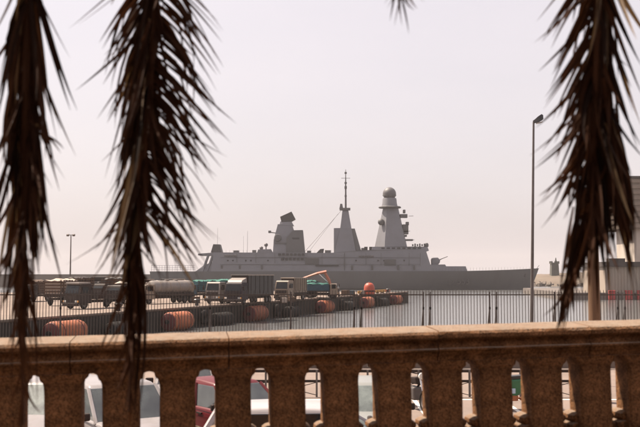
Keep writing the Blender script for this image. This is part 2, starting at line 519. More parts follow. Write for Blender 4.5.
# superstructure: long block with inward sloping sides
def sl(name, pts, m='shipgrey', parent=None, D=SD, bevel=0):
    """outline points (px x, px y, half width)"""
    return MB().slab([(sx(x, D), sz(y, D), w) for x, y, w in pts]).build(name, M[m], parent or ship, bevel=bevel)
main = sl('superstructure', [(211, 271.8, 9.6), (213.5, 252.3, 8.3), (330, 252.8, 8.3), (366, 250, 8.2), (421, 249.2, 7.6), (426, 249.2, 7.4), (432.5, 271.8, 9.0)])
sl('bridge', [(372, 249.6, 7.6), (373, 246.6, 7.2), (418, 246.4, 7.0), (428.2, 246.6, 6.6), (429.5, 250.5, 7.2), (427, 251.5, 7.3)])
sl('gun_deck', [(429, 271.8, 8.7), (430, 264.5, 8.0), (445.5, 264.4, 7.4), (446.5, 266.2, 7.4), (466.6, 266.2, 6.4), (468.2, 271.8, 6.9)], parent=ship)
for k in range(8):      # bridge windows
    x = 383 + k * 5.2
    MB().box((sx(x, SD + 2), -7.36, sz(248, SD)), (1.3, .16, .55)).build('bridge_window', M['shipdark'], main)
# hangar overhang with its raked struts and exhaust housing
sl('hangar_roof', [(197.5, 253.6, 7.5), (213.5, 252.4, 7.9), (213.5, 255.3, 7.9), (204, 255.2, 7.6), (197.5, 255.2, 7.5)])
for x in (204, 208.5):
    MB().tube([(sx(x + 4, SD), -7.2, sz(255, SD)), (sx(x - 1.5, SD), -7.8, sz(271.5, SD))], .55, 6).build('strut', M['shipgrey'], ship)
sl('hangar_ramp', [(195, 271.6, 7.9), (203, 265.5, 7.5), (211.5, 262, 7.6), (212, 271.6, 8.2)])
sl('exhaust_housing', [(211.8, 252.6, 3.2), (214, 244.4, 2.6), (220.5, 244.6, 2.6), (222.5, 252.6, 3.2)], 'shipdark', D=SY)
def whip(x, y0, y1, r=.07, name='whip_antenna', D=SY):
    return MB().tube([(sx(x, D), 0, sz(y0, D)), (sx(x, D), 0, sz(y1, D))], [r, r * .6], 5).build(name, M['shipgrey'], ship)
whip(217.5, 245, 228); whip(247.5, 252.5, 231, .09); whip(243.5, 252.5, 236, .05)
# flight deck safety nets and rail
mb = MB()
for x in [152 + 2.6 * k for k in range(17)]:
    mb.box((sx(x, SD), -9.3, sz(268.3, SD)), (.09, .09, 2.4))
for y in (265.4, 267.6, 269.6):
    mb.box((sx(173.5, SD), -9.3, sz(y, SD)), (17.5, .07, .09))
mb.build('deck_rail', M['shipgrey'], ship)
# small domes and boxes on the roof
for x, y, r in ((261.5, 248.2, .75), (266.2, 245, .78)):
    MB().lathe([(.25, sz(252.8) - sz(y)), (.25, -r * .8)] + [(r * math.sin(a), -r * math.cos(a)) for a in [.35 + .27 * k for k in range(11)]], (sx(x), -1, sz(y)), n=14).build('satcom_dome', M['radome'], ship, smooth=True)
sl('deck_locker', [(257.5, 252.8, 2), (258.5, 249.6, 2), (263.5, 249.4, 2), (271, 249.2, 2), (273, 252.8, 2)], D=SY)
sl('missile_box', [(316.5, 253, 2.5), (320.3, 249.2, 2.5), (324, 248.9, 2.5), (323.4, 253, 2.5)], 'shipdark', D=SY)
# aft radar tower
aft = MB()
aft.slab([(sx(273.5), sz(252.8), 4.5), (sx(274.2), sz(240), 3.8), (sx(278), sz(224.5), 2.4), (sx(292), sz(224.5), 2.4), (sx(294.5), sz(232), 3.0), (sx(296), sz(252.8), 4.6)])
aft_o = aft.build('aft_radar_tower', M['shipgrey'], ship)
sl('funnel', [(286.2, 252.8, 4.9), (286.5, 238, 4.5), (293, 230.2, 4.0), (302.8, 230.0, 3.9), (305, 252.8, 4.9)], 'hullgrey', aft_o, D=357)
sl('radar_pedestal', [(279.6, 225, 2.6), (280.6, 221.6, 2.0), (291.6, 221.6, 2.0), (294, 226, 2.6)], parent=aft_o, D=SY)
MB().slab([(sx(281.6), sz(222.4), 2.2), (sx(280.2), sz(217), 2.2), (sx(291.6), sz(211.8), 2.2), (sx(295.6), sz(219.4), 2.2), (sx(291), sz(222), 2.2)]).build('radar_antenna', M['shipdark'], aft_o, bevel=.15)
MB().lathe([(.2, -1.2), (1.35, -1), (1.5, 0), (1.35, 1), (.2, 1.2)], (sx(278.2), -4.2, sz(238.3)), 'Y', 14).build('jammer_pod', M['hullgrey'], aft_o, smooth=True)
mb = MB().tube([(sx(276), -2, sz(233.3)), (sx(270.5), -2, sz(232.5))], .22, 6)
mb.box((sx(270), -2, sz(232.1)), (1.1, 1.1, .95))
mb.build('sensor_arm', M['hullgrey'], aft_o)
MB().box((sx(281), -3.3, sz(243.6)), (4.6, 2.2, .4)).build('platform', M['hullgrey'], aft_o)
MB().box((sx(296), -4.3, sz(238.5, 357)), (2.9, .3, .75)).build('louvre', M['shipdark'], aft_o)
for r_ in range(2):
    for k in range(7 - r_):
        MB().box((sx(279.6 + r_ * 3 + k * 3.9, 352.6), -8.72 + r_ * -.17, sz(254.4 + r_ * 4.6, 352.6)), (1.0, .5, .85)).build('deck_vent', M['shipdark'], main)
MB().box((sx(327, 352), -9.3, sz(265.5, 352)), (9.2, .3, .5)).build('side_opening', M['shipdark'], main)
MB().box((sx(344.5, 352), -9.0, sz(262, 352)), (.3, .3, 7.2)).build('seam', M['hullgrey'], main)
# middle mast
mid = sl('middle_mast', [(334.5, 252.8, 4.6), (340.2, 228.5, 2.9), (342.6, 209.5, .95), (348.2, 209.5, .95), (351.2, 228.5, 2.9), (355.5, 252.8, 4.6)], D=SY)
sl('mast_block', [(333.8, 252.8, 3.4), (333.8, 228.6, 2.9), (342.6, 228.4, 2.9), (342.6, 252.8, 3.4)], parent=mid, D=362)
sl('mast_skirt', [(347, 252.8, 3.6), (347.4, 228.8, 2.2), (354.6, 228.8, 2.2), (360.5, 250, 3.5), (363.5, 252.8, 3.7)], 'hullgrey', parent=mid, D=SY)
MB().box((sx(345), 0, sz(209.2)), (4.3, 3.2, .9)).build('mast_platform', M['hullgrey'], mid)
MB().frus((sx(341.3), 0, sz(209)), (1.6, 1.6), (.8, .8), 2.1).build('antenna_box', M['hullgrey'], mid)
mb = MB().tube([(sx(345.8), 0, sz(209)), (sx(345.8), 0, sz(186)), (sx(345.8), 0, sz(169.5))], [.42, .3, .1], 8)
mb.build('pole_mast', M['hullgrey'], mid)
for y, w, h in ((173, .9, .7), (178.2, 3.6, .16), (183, .95, .7), (187.5, .95, 1.1), (196, .85, .7)):
    MB().box((sx(345.8), 0, sz(y)), (w, w if w < 2 else .2, h)).build('aerial', M['hullgrey'], mid)
# stays from the middle mast
MB().tube([(sx(341), 0, sz(211)), (sx(305), 0, sz(251.5))], .06, 4).build('stay', M['hullgrey'], mid)
MB().tube([(sx(338), 0, sz(214)), (sx(309), 0, sz(251.5))], .05, 4).build('stay', M['hullgrey'], mid)
# forward radar mast: four-sided pyramid turned a little so the left facet shows
fw = MB()
xb0, xb1, xt0, xt1 = sx(374.2), sx(409.3), sx(383.2), sx(399.2)
xm_b, xm_t = sx(383.4), sx(386.6)
zb, zt = sz(249.8), sz(208.4)
fw.add([(xb0, 1.5, zb), (xm_b, -6.2, zb), (xb1 - 1.5, -6.2, zb), (xb1, 5.5, zb), (xb0 + 2, 6.2, zb),
        (xt0, .6, zt), (xm_t, -2.5, zt), (xt1 - .8, -2.5, zt), (xt1, 2.2, zt), (xt0 + 1, 2.5, zt)],
       [(4, 3, 2, 1, 0), (5, 6, 7, 8, 9)] + [(i, (i + 1) % 5, 5 + (i + 1) % 5, 5 + i) for i in range(5)])
fwo = fw.build('forward_radar_mast', M['shipgrey'], ship)
MB().lathe([(4.4, -.35), (4.6, -.1), (4.6, .15), (4.3, .35)], (sx(390), 0, sz(207.4)), n=16).build('platform', M['hullgrey'], fwo)
MB().lathe([(3.35, sz(207)), (3.0, sz(203.5)), (2.85, sz(199.4)), (2.7, sz(198.2))], (sx(389.8), 0, 0), n=16).build('radome_neck', M['shipgrey'], fwo, smooth=True)
r = 2.72
MB().lathe([(r * math.sin(a), -r * math.cos(a)) for a in [.55 + .2 * k for k in range(13)]] + [(.05, r)], (sx(389.7), 0, sz(193.8)), n=24).build('radome', M['radome'], fwo, smooth=True)
MB().lathe([(2.79, -.2), (2.79, .2)], (sx(389.7), 0, sz(195.4)), n=24).build('radome_band', M['hullgrey'], fwo)
MB().lathe([(1.35 * math.sin(a), -1.35 * math.cos(a)) for a in [.05 + .3 * k for k in range(11)]], (sx(380.9), -2, sz(222.3)), n=14).build('jammer_dome', M['hullgrey'], fwo, smooth=True)
MB().box((sx(383.5), -2, sz(222.5)), (1.8, .8, .8)).build('bracket', M['hullgrey'], fwo)
for x, y, w, h in ((403.4, 216.3, 3.0, 1.5), (404.0, 211.8, .9, 1.4), (405, 228.6, 2.4, 3.2), (407, 223.9, 1.2, 1.4), (405.5, 232.5, 2.0, 1.6), (408.2, 240.2, 3.4, .7), (404.5, 236, 1.6, .8)):
    MB().box((sx(x), -1.5, sz(y)), (w, 2.2, h)).build('bracket', M['hullgrey'], fwo, bevel=.12)
for x, y, L_ in ((408.5, 216.4, 3.2), (411, 240.3, 2.0), (408, 231.5, 1.2)):
    MB().tube([(sx(x), -1.5, sz(y)), (sx(x) + L_ * .6, -1.5, sz(y) + .1)], .1, 5).build('yard', M['hullgrey'], fwo)
mb = MB()
for k in range(7): mb.box((sx(411.5 + k * 2.3), -5, sz(245.6)), (.55, .6, .8 + .5 * (k % 2)))
mb.build('bridge_fittings', M['hullgrey'], ship)
MB().lathe([(.7, 0), (.85, .9), (.5, 1.6)], (sx(426.6, 357), -4, sz(247, 357)), n=10).build('searchlight', M['hullgrey'], ship, smooth=True)
for x in (366, 371): MB().box((sx(x, 356), -4, sz(248.6, 356)), (1.3, 1.5, 1.5)).build('roof_locker', M['shipdark'], ship)
# doors, hatches, life raft canisters, boat bay and panel seams along the near side
def side(x, y, w_, h_, name, m='shipdark', d=.2):
    z = sz(y, 352.4)
    hw_ = 9.6 - (z - 7.3) * (9.6 - 8.3) / (sz(252.5, SD) - 7.3)
    return MB().box((sx(x, SY - hw_), -hw_, z), (w_, d, h_), rx=.16).build(name, M[m], main)
for x in (222, 240, 262, 352, 372, 398, 414): side(x, 267.6, .75, 1.8, 'door', 'hullgrey')
for x in (228, 233, 246, 251, 268, 356, 378, 384, 404): side(x, 260.5, .55, .55, 'porthole')
for k in range(5): side(360 + k * 3.1, 256.2, .95, .6, 'life_raft', 'radome', .8)
for k in range(4): side(226 + k * 3.1, 255.6, .95, .6, 'life_raft', 'radome', .8)
side(312, 262, 5.5, 3.2, 'boat_bay', 'hullgrey'); side(390, 262.5, 4.5, 2.6, 'boat_bay', 'hullgrey')
for x in (237, 256, 275, 307, 322, 366, 381, 409, 420): side(x, 261.5, .12, 7.0, 'panel_seam', 'hullgrey', .12)
for y in (257.5, 264.5): side(320, y, 79, .1, 'rubbing_strake', 'hullgrey', .14)
mb = MB()
for x in [433 + 3.1 * k for k in range(33)]:
    t_ = (x - 433) / 103; hb_ = 9.0 * (1 - t_ ** 1.7) + .1
    mb.box((sx(x, SY - hb_), -hb_ + .15, sz(269.6 - 1.6 * t_, SY - hb_)), (.05, .05, 1.1))
mb.build('guard_rail', M['hullgrey'], ship)
mb = MB()
for x in [216 + 3.4 * k for k in range(17)]: mb.box((sx(x, 353.2), -7.9, sz(251.2, 353.2)), (.05, .05, 1.0))
for x in [308 + 3.4 * k for k in range(8)]: mb.box((sx(x, 353.2), -7.9, sz(251.4, 353.2)), (.05, .05, 1.0))
mb.build('roof_rail', M['hullgrey'], ship)
for x, y, w_, h_ in ((236, 251.4, 2.2, .9), (254, 251.3, 1.5, 1.1), (309, 251.8, 1.6, 1.0), (328, 251.6, 2.4, 1.2), (363, 249.8, 1.2, 1.6)):
    MB().box((sx(x, 356), -3.5, sz(y, 356)), (w_, 2, h_)).build('roof_locker', M['hullgrey'], ship, bevel=.1)
# forward gun
gun = MB().slab([(sx(431.2), sz(264.8), 1.5), (sx(431), sz(259.6), 1.5), (sx(432), sz(257.6), 1.2), (sx(437.4), sz(257.4), 1.1), (sx(439.8), sz(260.2), 1.3), (sx(439.3), sz(262.6), 1.4), (sx(437.5), sz(264.8), 1.4)]).build('gun_turret', M['shipgrey'], ship, bevel=.25)
MB().tube([(sx(439), 0, sz(260)), (sx(442), 0, sz(258.6)), (sx(447.5), 0, sz(256.5))], [.26, .16, .13], 8).build('gun_barrel', M['hullgrey'], gun)
MB().tube([(sx(536.5), 0, sz(268.3)), (sx(538.8), 0, sz(265.2))], .09, 5).build('jackstaff', M['hullgrey'], ship)
MB().box((sx(523, 359), -2.35, sz(275, 359)), (1.5, .35, 1.3), ry=.3).build('anchor', M['shipdark'], ship, bevel=.1)

# ------------------------------------------------------------------ port buildings on the right bank
fq = sheet('far_quay', [(58, 212.4), (150, 212.4), (150, 290), (66, 290)], 1.7, M['breakwater'], 3)
c = at(605.5, 292, 214)
shed = thing('harbour_shed', 'beige ribbed harbour shed with dark flat roof at right edge', 'shed', (c.x, 214, 1.7))
zt = sz(266.5, 214) - 1.7
MB().box((17, 9, zt / 2), (34, 18, zt)).build('wall', M['cladding'], shed)
for k in range(46):
    MB().box((.35 + k * .74, -.06, zt / 2 - .05), (.3, .16, zt - .14)).build('cladding_rib', M['cladding'], shed)
MB().box((17.3, 9, zt + .55), (35.6, 19.6, 1.15)).build('roof', M['darkroof'], shed)
MB().box((2.8, .5, zt + 1.5), (3.8, 2.2, .9)).build('roof_unit', M['darkroof'], shed)
for k, (x0, x1) in enumerate(((609, 615.6), (625.2, 632.2), (637.2, 643))):
    p, q = at(x0, 296, 211.6), at(x1, 296, 211.6)
    o = MB().box((0, 0, 0), (q.x - p.x, .9, 2.3)).build('quay_fender', M['redpanel'], bevel=.12)
    o.location = ((p.x + q.x) / 2, 211.7, 1.15)
    tag(o, ('dark red fender panel on the far quay, under the left corner of the shed', 'dark red fender panel on the far quay, second from the shed corner', 'dark red fender panel cut by the right edge, below the shed')[k], 'fender', 'red panels on the far quay face')
c = at(629, 260, 250)
tw = thing('port_tower', 'tall port tower with tan banded upper storeys at right edge', 'tower', (c.x, 250, 1.7))
z0, z1 = sz(229, 250) - 1.7, sz(178.5, 250) - 1.7
MB().box((10.6, 9, z0 / 2), (17, 15, z0)).build('shaft', M['palecon'], tw)
MB().box((10, 9, (z0 + z1) / 2), (20, 18, z1 - z0)).build('upper_block', M['bandcon'], tw)
nb = 9
for k in range(nb):
    z = z0 + (k + .5) * (z1 - z0) / nb
    MB().box((9.9, 8.9, z), (20.5, 18.5, (z1 - z0) / nb * .55)).build('band', M['bandcon'], tw, bevel=.05)
MB().box((10, 9, z1 + .35), (20.6, 18.6, .7)).build('roof', M['darkroof'], tw)

# ------------------------------------------------------------------ fenders, tyres, bollards and buoy on the jetty
def fender_tree(r=1.0, L=4.3):
    t = bpy.data.objects.new('fender', None); col.objects.link(t)
    body = [(r * .55, -L / 2 + .0), (r * .93, -L / 2 + .12), (r, -L / 2 + .4), (r, L / 2 - .4), (r * .93, L / 2 - .12), (r * .55, L / 2)]
    MB().lathe(body, (0, 0, 0), 'X', 26).build('body', M['orange'], t, smooth=True)
    for s in (-1, 1):
        e = MB().lathe([(.02, s * (L / 2 + .06)), (r * .5, s * (L / 2 + .04)), (r * .86, s * (L / 2 - .05)), (r * .95, s * (L / 2 - .18))], (0, 0, 0), 'X', 24).build('end_plate', M['maroon'], t, smooth=True)
        MB().lathe([(.22, s * (L / 2)), (.24, s * (L / 2 + .22)), (.1, s * (L / 2 + .24))], (0, 0, 0), 'X', 12).build('tow_eye', M['rubber'], e)
    for k in range(2):
        x = -L / 2 + .8 + k * (L - 1.6)
        MB().lathe([(r + .003, x - .06), (r + .03, x - .04), (r + .03, x + .04), (r + .003, x + .06)], (0, 0, 0), 'X', 24).build('strap', M['maroon'], t)
    return t
fproto = fender_tree()
fl = [(66, 77.3, 'orange drum fender at far left, partly hidden by the first palm frond'),
      (178, 96, 'bright orange drum fender beside the white tanker, right of the broad palm frond'),
      (256, 115, 'faded maroon ended drum fender below the dark covered lorry'),
      (325, 140, 'drum fender floating below the lorry with the folded crane'),
      (367, 161, 'drum fender directly below the orange dome buoy'),
      (396, 180, 'farthest drum fender at the outer end of the jetty')]
for i, (x, D, lab) in enumerate(fl):
    o = fproto if i == 0 else copy_tree(fproto)
    p = at(x, 300, D)
    o.location = (p.x, D, .98)
    o.rotation_euler = (R(random.uniform(-40, 40)), 0, JA)
    tag(o, lab, 'fender', 'drum fenders floating along the jetty')

for x, lab in ((122, 'black rubber drum fender behind the broad palm frond'), (222, 'black rubber drum fender between the bright orange and the maroon ended fenders'), (292, 'black rubber drum fender left of the crane lorry fender'), (348, 'black rubber drum fender left of the dome buoy fender'), (383, 'black rubber drum fender between the last two orange fenders')):
    D = 50.16 / (.364 - (x - 320) / F)
    o = copy_tree(fproto)
    for ch in o.children:
        me = ch.data.copy(); me.materials.clear(); me.materials.append(M['rubber']); ch.data = me
    o.location = (at(x, 300, D).x, D, .7); o.scale = (.95, .8, .8)
    o.rotation_euler = (R(random.uniform(-40, 40)), 0, JA)
    tag(o, lab, 'fender', 'drum fenders floating along the jetty')

def tyre_mesh(r, w):
    prof = []
    for k in range(13):
        a = -math.pi * .86 + 2 * math.pi * .86 * k / 12
        prof.append((r - w * .5 + w * .5 * math.cos(a), w * .5 * math.sin(a)))
    m = MB()
    n = 26
    for rr_, h in prof:
        for k in range(n):
            a = 2 * math.pi * k / n
            m.v.append((rr_ * math.cos(a), h, rr_ * math.sin(a)))
    for i in range(len(prof) - 1):
        m.f += [(i * n + k, i * n + (k + 1) % n, (i + 1) * n + (k + 1) % n, (i + 1) * n + k) for k in range(n)]
    return m.mesh('tyre', M['rubber'], smooth=True)
tm = tyre_mesh(.85, .55)
for x, y, D, lab in ((209, 321, 99, 'big black tyre hung on the jetty right of the bright orange fender'),
                     (281, 312, 117, 'big black tyre hung on the jetty just right of the maroon ended fender'),
                     (297, 311, 121, 'big black tyre hung on the jetty left of the crane lorry fender'),
                     (345, 303, 143, 'big black tyre hung on the jetty right of the crane lorry fender'),
                     (354, 302, 150, 'big black tyre hung on the jetty left of the dome buoy fender'),
                     (380, 299, 175, 'big black tyre hung on the jetty between the last two fenders'),
                     (404, 297, 199, 'big black tyre at the very end of the jetty')):
    D = 50.16 / (.364 - (x - 320) / F)
    e = edge(D, .55)
    o = put(tm, 'tyre', None, (e.x, e.y, 1.05), (0, 0, JA))
    tag(o, lab, 'tyre', 'black tyres hung on the jetty face')

def bollard():
    t = bpy.data.objects.new('bollard', None); col.objects.link(t)
    MB().lathe([(.34, 0), (.34, .08), (.2, .14), (.18, .5), (.2, .58)], n=16).build('stem', M['lamp'], t, smooth=True)
    MB().lathe([(.2, .58), (.34, .62), (.36, .72), (.28, .8), (.05, .82)], n=16).build('head', M['lamp'], t, smooth=True)
    return t
bp0 = bollard()
for i, (D, lab) in enumerate(((88, 'black mooring bollard on the jetty edge behind the broad palm frond'),
                              (103.5, 'black mooring bollard in front of the dark covered lorry'),
                              (126, 'black mooring bollard on the jetty edge below the teal tarpaulin'),
                              (147, 'black mooring bollard on the jetty edge right of the crane lorry'),
                              (181, 'black mooring bollard on the jetty edge right of the dome buoy'))):
    o = bp0 if i == 0 else copy_tree(bp0)
    e = edge(D, 2.0)
    o.location = (e.x, e.y, QUAY); o.scale = (1.15, 1.15, 1.15)
    tag(o, lab, 'bollard', 'mooring bollards along the jetty edge')

e = ground(369.3, 296.6, QUAY)
e = Vector((at(369.3, 290, 166).x, 166, QUAY))
by = thing('dome_buoy', 'orange red dome topped buoy standing on the jetty', 'buoy', e)
MB().lathe([(.95, 0), (1.0, .15), (1.0, 1.3), (.95, 1.6), (.8, 1.95), (.5, 2.2), (.05, 2.3)], n=24).build('body', M['buoy'], by, smooth=True)
MB().lathe([(1.03, .62), (1.06, .66), (1.06, .8), (1.03, .84)], n=24).build('band', M['rubber'], by)
MB().lathe([(.12, 2.28), (.14, 2.4), (.05, 2.46)], n=10).build('lifting_eye', M['lamp'], by)
MB().box((-1.15, -.5, .45), (.5, .4, .9)).build('ballast_block', M['offwhite'], by, bevel=.05)
c0, c1 = edge(168, 4.0), edge(189, 3.4)
yb = thing('yellow_barrier', 'low yellow and red barrier near the end of the jetty', 'barrier', (c0.x, c0.y, QUAY), JA)
LL = (c1 - c0).length
for k in range(6):
    MB().box((LL * (k + .5) / 6, 0, .42), (LL / 6 - .06, .3, .5)).build('panel', M['yellow' if k % 3 != 2 else 'buoy'], yb, bevel=.04)
    MB().box((LL * (k + .5) / 6, 0, .09), (.5, .5, .17)).build('foot', M['rubber'], yb)

# ------------------------------------------------------------------ vehicles
def wheel_meshes(r, w):
    t = tyre_mesh(r, w)
    rim = MB().lathe([(.05, -w * .3), (r * .3, -w * .34), (r * .52, -w * .16), (r * .64, -w * .4), (r * .66, w * .4), (r * .3, w * .34), (.05, w * .3)], (0, 0, 0), 'Y', 16).mesh('rim', M['galv'], smooth=True)
    return t, rim
WM = {'car': wheel_meshes(.3, .2), 'truck': wheel_meshes(.5, .3), 'bike': wheel_meshes(.3, .1), 'scooter': wheel_meshes(.22, .1)}
def wheels(parent, xs, hw, kind):
    t, rim = WM[kind]; r = {'car': .3, 'truck': .5, 'bike': .3, 'scooter': .22}[kind]
    for x in xs:
        for s in ((-1, 1) if hw else (0,)):
            w = put(t, 'wheel', parent, (x, s * hw, r))
            put(rim, 'rim', w)

def lorry(name, label, loc, rz, cabm, cargo, L=8.0, W=2.4, Hc=2.6, cab_l=1.9, bumper='dark', roofm=None, Hb=3.4, deflector=None, cargom=None, group='lorries parked on the jetty'):
    """front of the lorry points to local +x"""
    t = thing(name, label, 'lorry', loc, rz, group)
    hw = W / 2; f = L / 2
    MB().box((0, 0, .82), (L - .5, W * .55, .26)).build('chassis', M['dark'], t)
    c = MB().slab([(f - cab_l, .62, hw), (f - cab_l, Hc - .05, hw - .08), (f - cab_l + .15, Hc, hw - .1), (f - .5, Hc, hw - .14), (f - .36, Hc - .1, hw - .12), (f - .12, 1.68, hw - .02), (f - .05, .62, hw)]).build('cab', M[cabm], t, bevel=.06)
    MB().slab([(f - .36 + .01, Hc - .22, hw - .28), (f - .12 + .015, 1.74, hw - .2), (f - .09, 1.74, hw - .2), (f - .33, Hc - .22, hw - .28)]).build('windscreen', M['lorryglass'], c)
    for s in (-1, 1):
        MB().box((f - cab_l * .55, s * (hw - .035), 2.02 + (Hc - 2.6) * .5), (cab_l * .46, .05, .62)).build('side_window', M['lorryglass'], c)
        MB().box((f + .0, s * (hw - .32), .86), (.1, .34, .2)).build('headlight', M['headlamp'], t, bevel=.02)
        MB().box((f - .02, s * (hw - .1), .86), (.1, .1, .2)).build('indicator', M['lightamber'], t)
        mr = MB().tube([(f - .3, s * (hw - .1), 2.3), (f - .12, s * (hw + .22), 2.3), (f - .12, s * (hw + .22), 1.9)], .025, 5)
        mr.box((f - .12, s * (hw + .22), 2.05), (.08, .2, .42)).build('mirror', M['dark'], t)
        MB().box((f - .8, s * hw, .55), (1.0, .1, .16)).build('step', M['dark'], t)
    MB().box((f - .03, 0, 1.3), (.08, W * .72, .44)).build('grille', M['dark'], c)
    MB().box((f + .02, 0, .52), (.2, W, .32)).build('bumper', M[bumper], t, bevel=.05)
    if roofm: MB().box((f - cab_l * .55, 0, Hc + .05), (cab_l * .85, W - .3, .22)).build('cab_roof', M[roofm], c, bevel=.04)
    if deflector:
        MB().slab([(f - cab_l + .05, Hc - .01, hw - .16), (f - cab_l + .05, Hc + .62, hw - .2), (f - .75, Hc + .3, hw - .24), (f - .5, Hc + .02, hw - .24)]).build('wind_deflector', M[deflector], c, bevel=.05)
    b0, b1 = -f, f - cab_l - .15
    bl = b1 - b0; bc = (b0 + b1) / 2
    if cargo in ('box', 'curtain'):
        MB().box((bc, 0, 1.08), (bl, W, .2)).build('bed', M['dark'], t)
        bx = MB().box((bc, 0, (1.18 + Hb) / 2), (bl, W, Hb - 1.18)).build('cargo_box', M[cargom or 'greytarp'], t, bevel=.05)
        for s in (-1, 1):
            MB().box((bc, s * (hw - .02), Hb - .02), (bl + .04, .12, .12)).build('top_rail', M['canvas'], bx)
            for k in range(6):
                MB().box((b0 + bl * (k + .5) / 6, s * (hw + .015), (1.3 + Hb) / 2), (.09, .05, Hb - 1.4)).build('strap', M['dark'], bx)
        MB().box((b1 + .02, 0, (1.2 + Hb) / 2), (.06, W - .2, Hb - 1.4)).build('headboard', M['dark'], bx)
    elif cargo == 'tank':
        MB().box((bc, 0, 1.05), (bl, W * .7, .14)).build('bed', M['dark'], t)
        r_ = .92
        tk = MB().lathe([(.1, b0 - .05), (r_ * .7, b0 + .02), (r_ * .95, b0 + .18), (r_, b0 + .4), (r_, b1 - .4), (r_ * .95, b1 - .18), (r_ * .7, b1 - .02), (.1, b1 + .05)], (0, 0, 2.08), 'X', 26).build('tank', M[cargom or 'offwhite'], t, smooth=True)
        for k in range(4):
            MB().lathe([(r_, b0 + bl * (k + .7) / 4.4 - .05), (r_ + .03, b0 + bl * (k + .7) / 4.4), (r_, b0 + bl * (k + .7) / 4.4 + .05)], (0, 0, 2.08), 'X', 24).build('tank_band', M['tan'], tk)
        for k in range(2): MB().lathe([(.28, 2.9), (.28, 3.12), (.1, 3.15)], (bc - .8 + 1.6 * k, 0, 0), n=12).build('hatch', M['offwhite'], tk)
        for s in (-1, 1): MB().box((bc, s * hw * .72, 1.25), (bl * .9, .1, .3)).build('saddle', M['dark'], t)
    elif cargo in ('stake', 'tipper'):
        MB().box((bc, 0, 1.12), (bl, W, .18)).build('bed', M['dark'], t)
        for s in (-1, 1):
            for k in range(7):
                MB().box((b0 + .08 + (bl - .16) * k / 6, s * (hw - .04), (1.2 + Hb) / 2), (.1, .08, Hb - 1.2)).build('stake', M['wood'], t)
            for k in range(5):
                MB().box((bc, s * (hw + .02), 1.35 + k * (Hb - 1.5) / 4.3), (bl, .04, .2)).build('side_board', M['wood' if cargo == 'stake' else 'blue'], t)
        for k in range(5):
            for xx in (b0, b1): MB().box((xx, 0, 1.35 + k * (Hb - 1.5) / 4.3), (.05, W - .1, .2)).build('end_board', M['wood' if cargo == 'stake' else 'blue'], t)
        ld = MB(); rg = random.Random(len(name) + int(L * 7)); n = 9; m = 6
        for i in range(n):
            for j in range(m):
                edge_ = i in (0, n - 1) or j in (0, m - 1)
                ld.v.append((b0 + .08 + (bl - .16) * i / (n - 1), -hw + .08 + (W - .16) * j / (m - 1), Hb - (.1 if edge_ else -.05) + rg.uniform(-.1, .16)))
        ld.f = [(i * m + j, (i + 1) * m + j, (i + 1) * m + j + 1, i * m + j + 1) for i in range(n - 1) for j in range(m - 1)]
        k0 = len(ld.v)
        ld.v += [(x, y, 1.25) for x, y, z in ld.v[:k0]]
        per = [(i, 0) for i in range(n)] + [(n - 1, j) for j in range(1, m)] + [(i, m - 1) for i in range(n - 2, -1, -1)] + [(0, j) for j in range(m - 2, 0, -1)]
        ids = [i * m + j for i, j in per]
        ld.f += [(ids[q], ids[(q + 1) % len(ids)], k0 + ids[(q + 1) % len(ids)], k0 + ids[q]) for q in range(len(ids))]
        ld.build('load_cover', M[cargom or 'canvas'], t, smooth=True)
    elif cargo == 'flat':
        MB().box((bc, 0, 1.16), (bl, W, .22)).build('bed', M['dark'], t)
        for s in (-1, 1): MB().box((bc, s * hw, 1.5), (bl, .06, .5)).build('side_board', M[cargom or 'dark'], t)
        MB().box((b0, 0, 1.5), (.06, W, .5)).build('tail_board', M[cargom or 'dark'], t)
        MB().box((b1, 0, 1.8), (.08, W, 1.1)).build('headboard', M[cargom or 'dark'], t)
    wheels(t, [f - .95, b0 + 1.1] + ([b0 + 2.2] if L > 7.5 else []), hw - .18, 'truck')
    return t

FACE = JA + math.pi            # lorries face back towards us, along the jetty
def spot(x, y): return ground(x, y, QUAY)
def centre(x, y, L):           # lorry whose nose stands at the pixel
    p = spot(x, y)
    return (p.x + JD.x * L / 2, p.y + JD.y * L / 2, QUAY)
lorry('stake_lorry', 'stake sided lorry with pale covered load at far left', centre(51, 306, 5.6), JA + R(3), 'dark', 'stake', L=5.6, W=2.3, Hc=2.2, Hb=3.1, cab_l=1.6)
lorry('flatbed_lorry', 'dark flatbed lorry with pale cab roof left of the broad palm frond', centre(76, 309.5, 7.4), FACE + R(-12), 'dark', 'flat', L=7.4, W=2.4, Hc=2.75, cab_l=1.9, roofm='offwhite')
lorry('flatbed_lorry', 'pale topped lorry mostly hidden behind the broad palm frond', centre(112, 304, 7), FACE, 'dark', 'stake', L=7, W=2.3, Hc=2.4, Hb=2.7, cargom='canvas')
lorry('tanker_lorry', 'lorry with dirty white cylindrical tank right of the broad palm frond', centre(146, 304.5, 9.5), FACE + R(-16), 'tan', 'tank', L=9.5, W=2.4, Hc=2.5)
lorry('tarpaulin_lorry', 'blue sided lorry under teal tarpaulin, right of the tanker', centre(190, 300, 7.6), FACE + R(-22), 'blue', 'tipper', L=7.6, W=2.5, Hc=2.3, Hb=2.85, cargom='teal')
lorry('cab_lorry', 'small white cabbed lorry facing us beside the dark covered lorry', centre(212, 304, 6.5), FACE, 'offwhite', 'tipper', L=6.5, W=2.15, Hc=2.8, Hb=3.0, cargom='teal')
lorry('covered_lorry', 'large dark lorry with grey covered box body', centre(232.5, 305, 10.2), FACE, 'darkcab', 'curtain', L=10.2, W=2.45, Hc=2.75, Hb=3.72, cab_l=2.0, deflector='offwhite', cargom='greytarp')
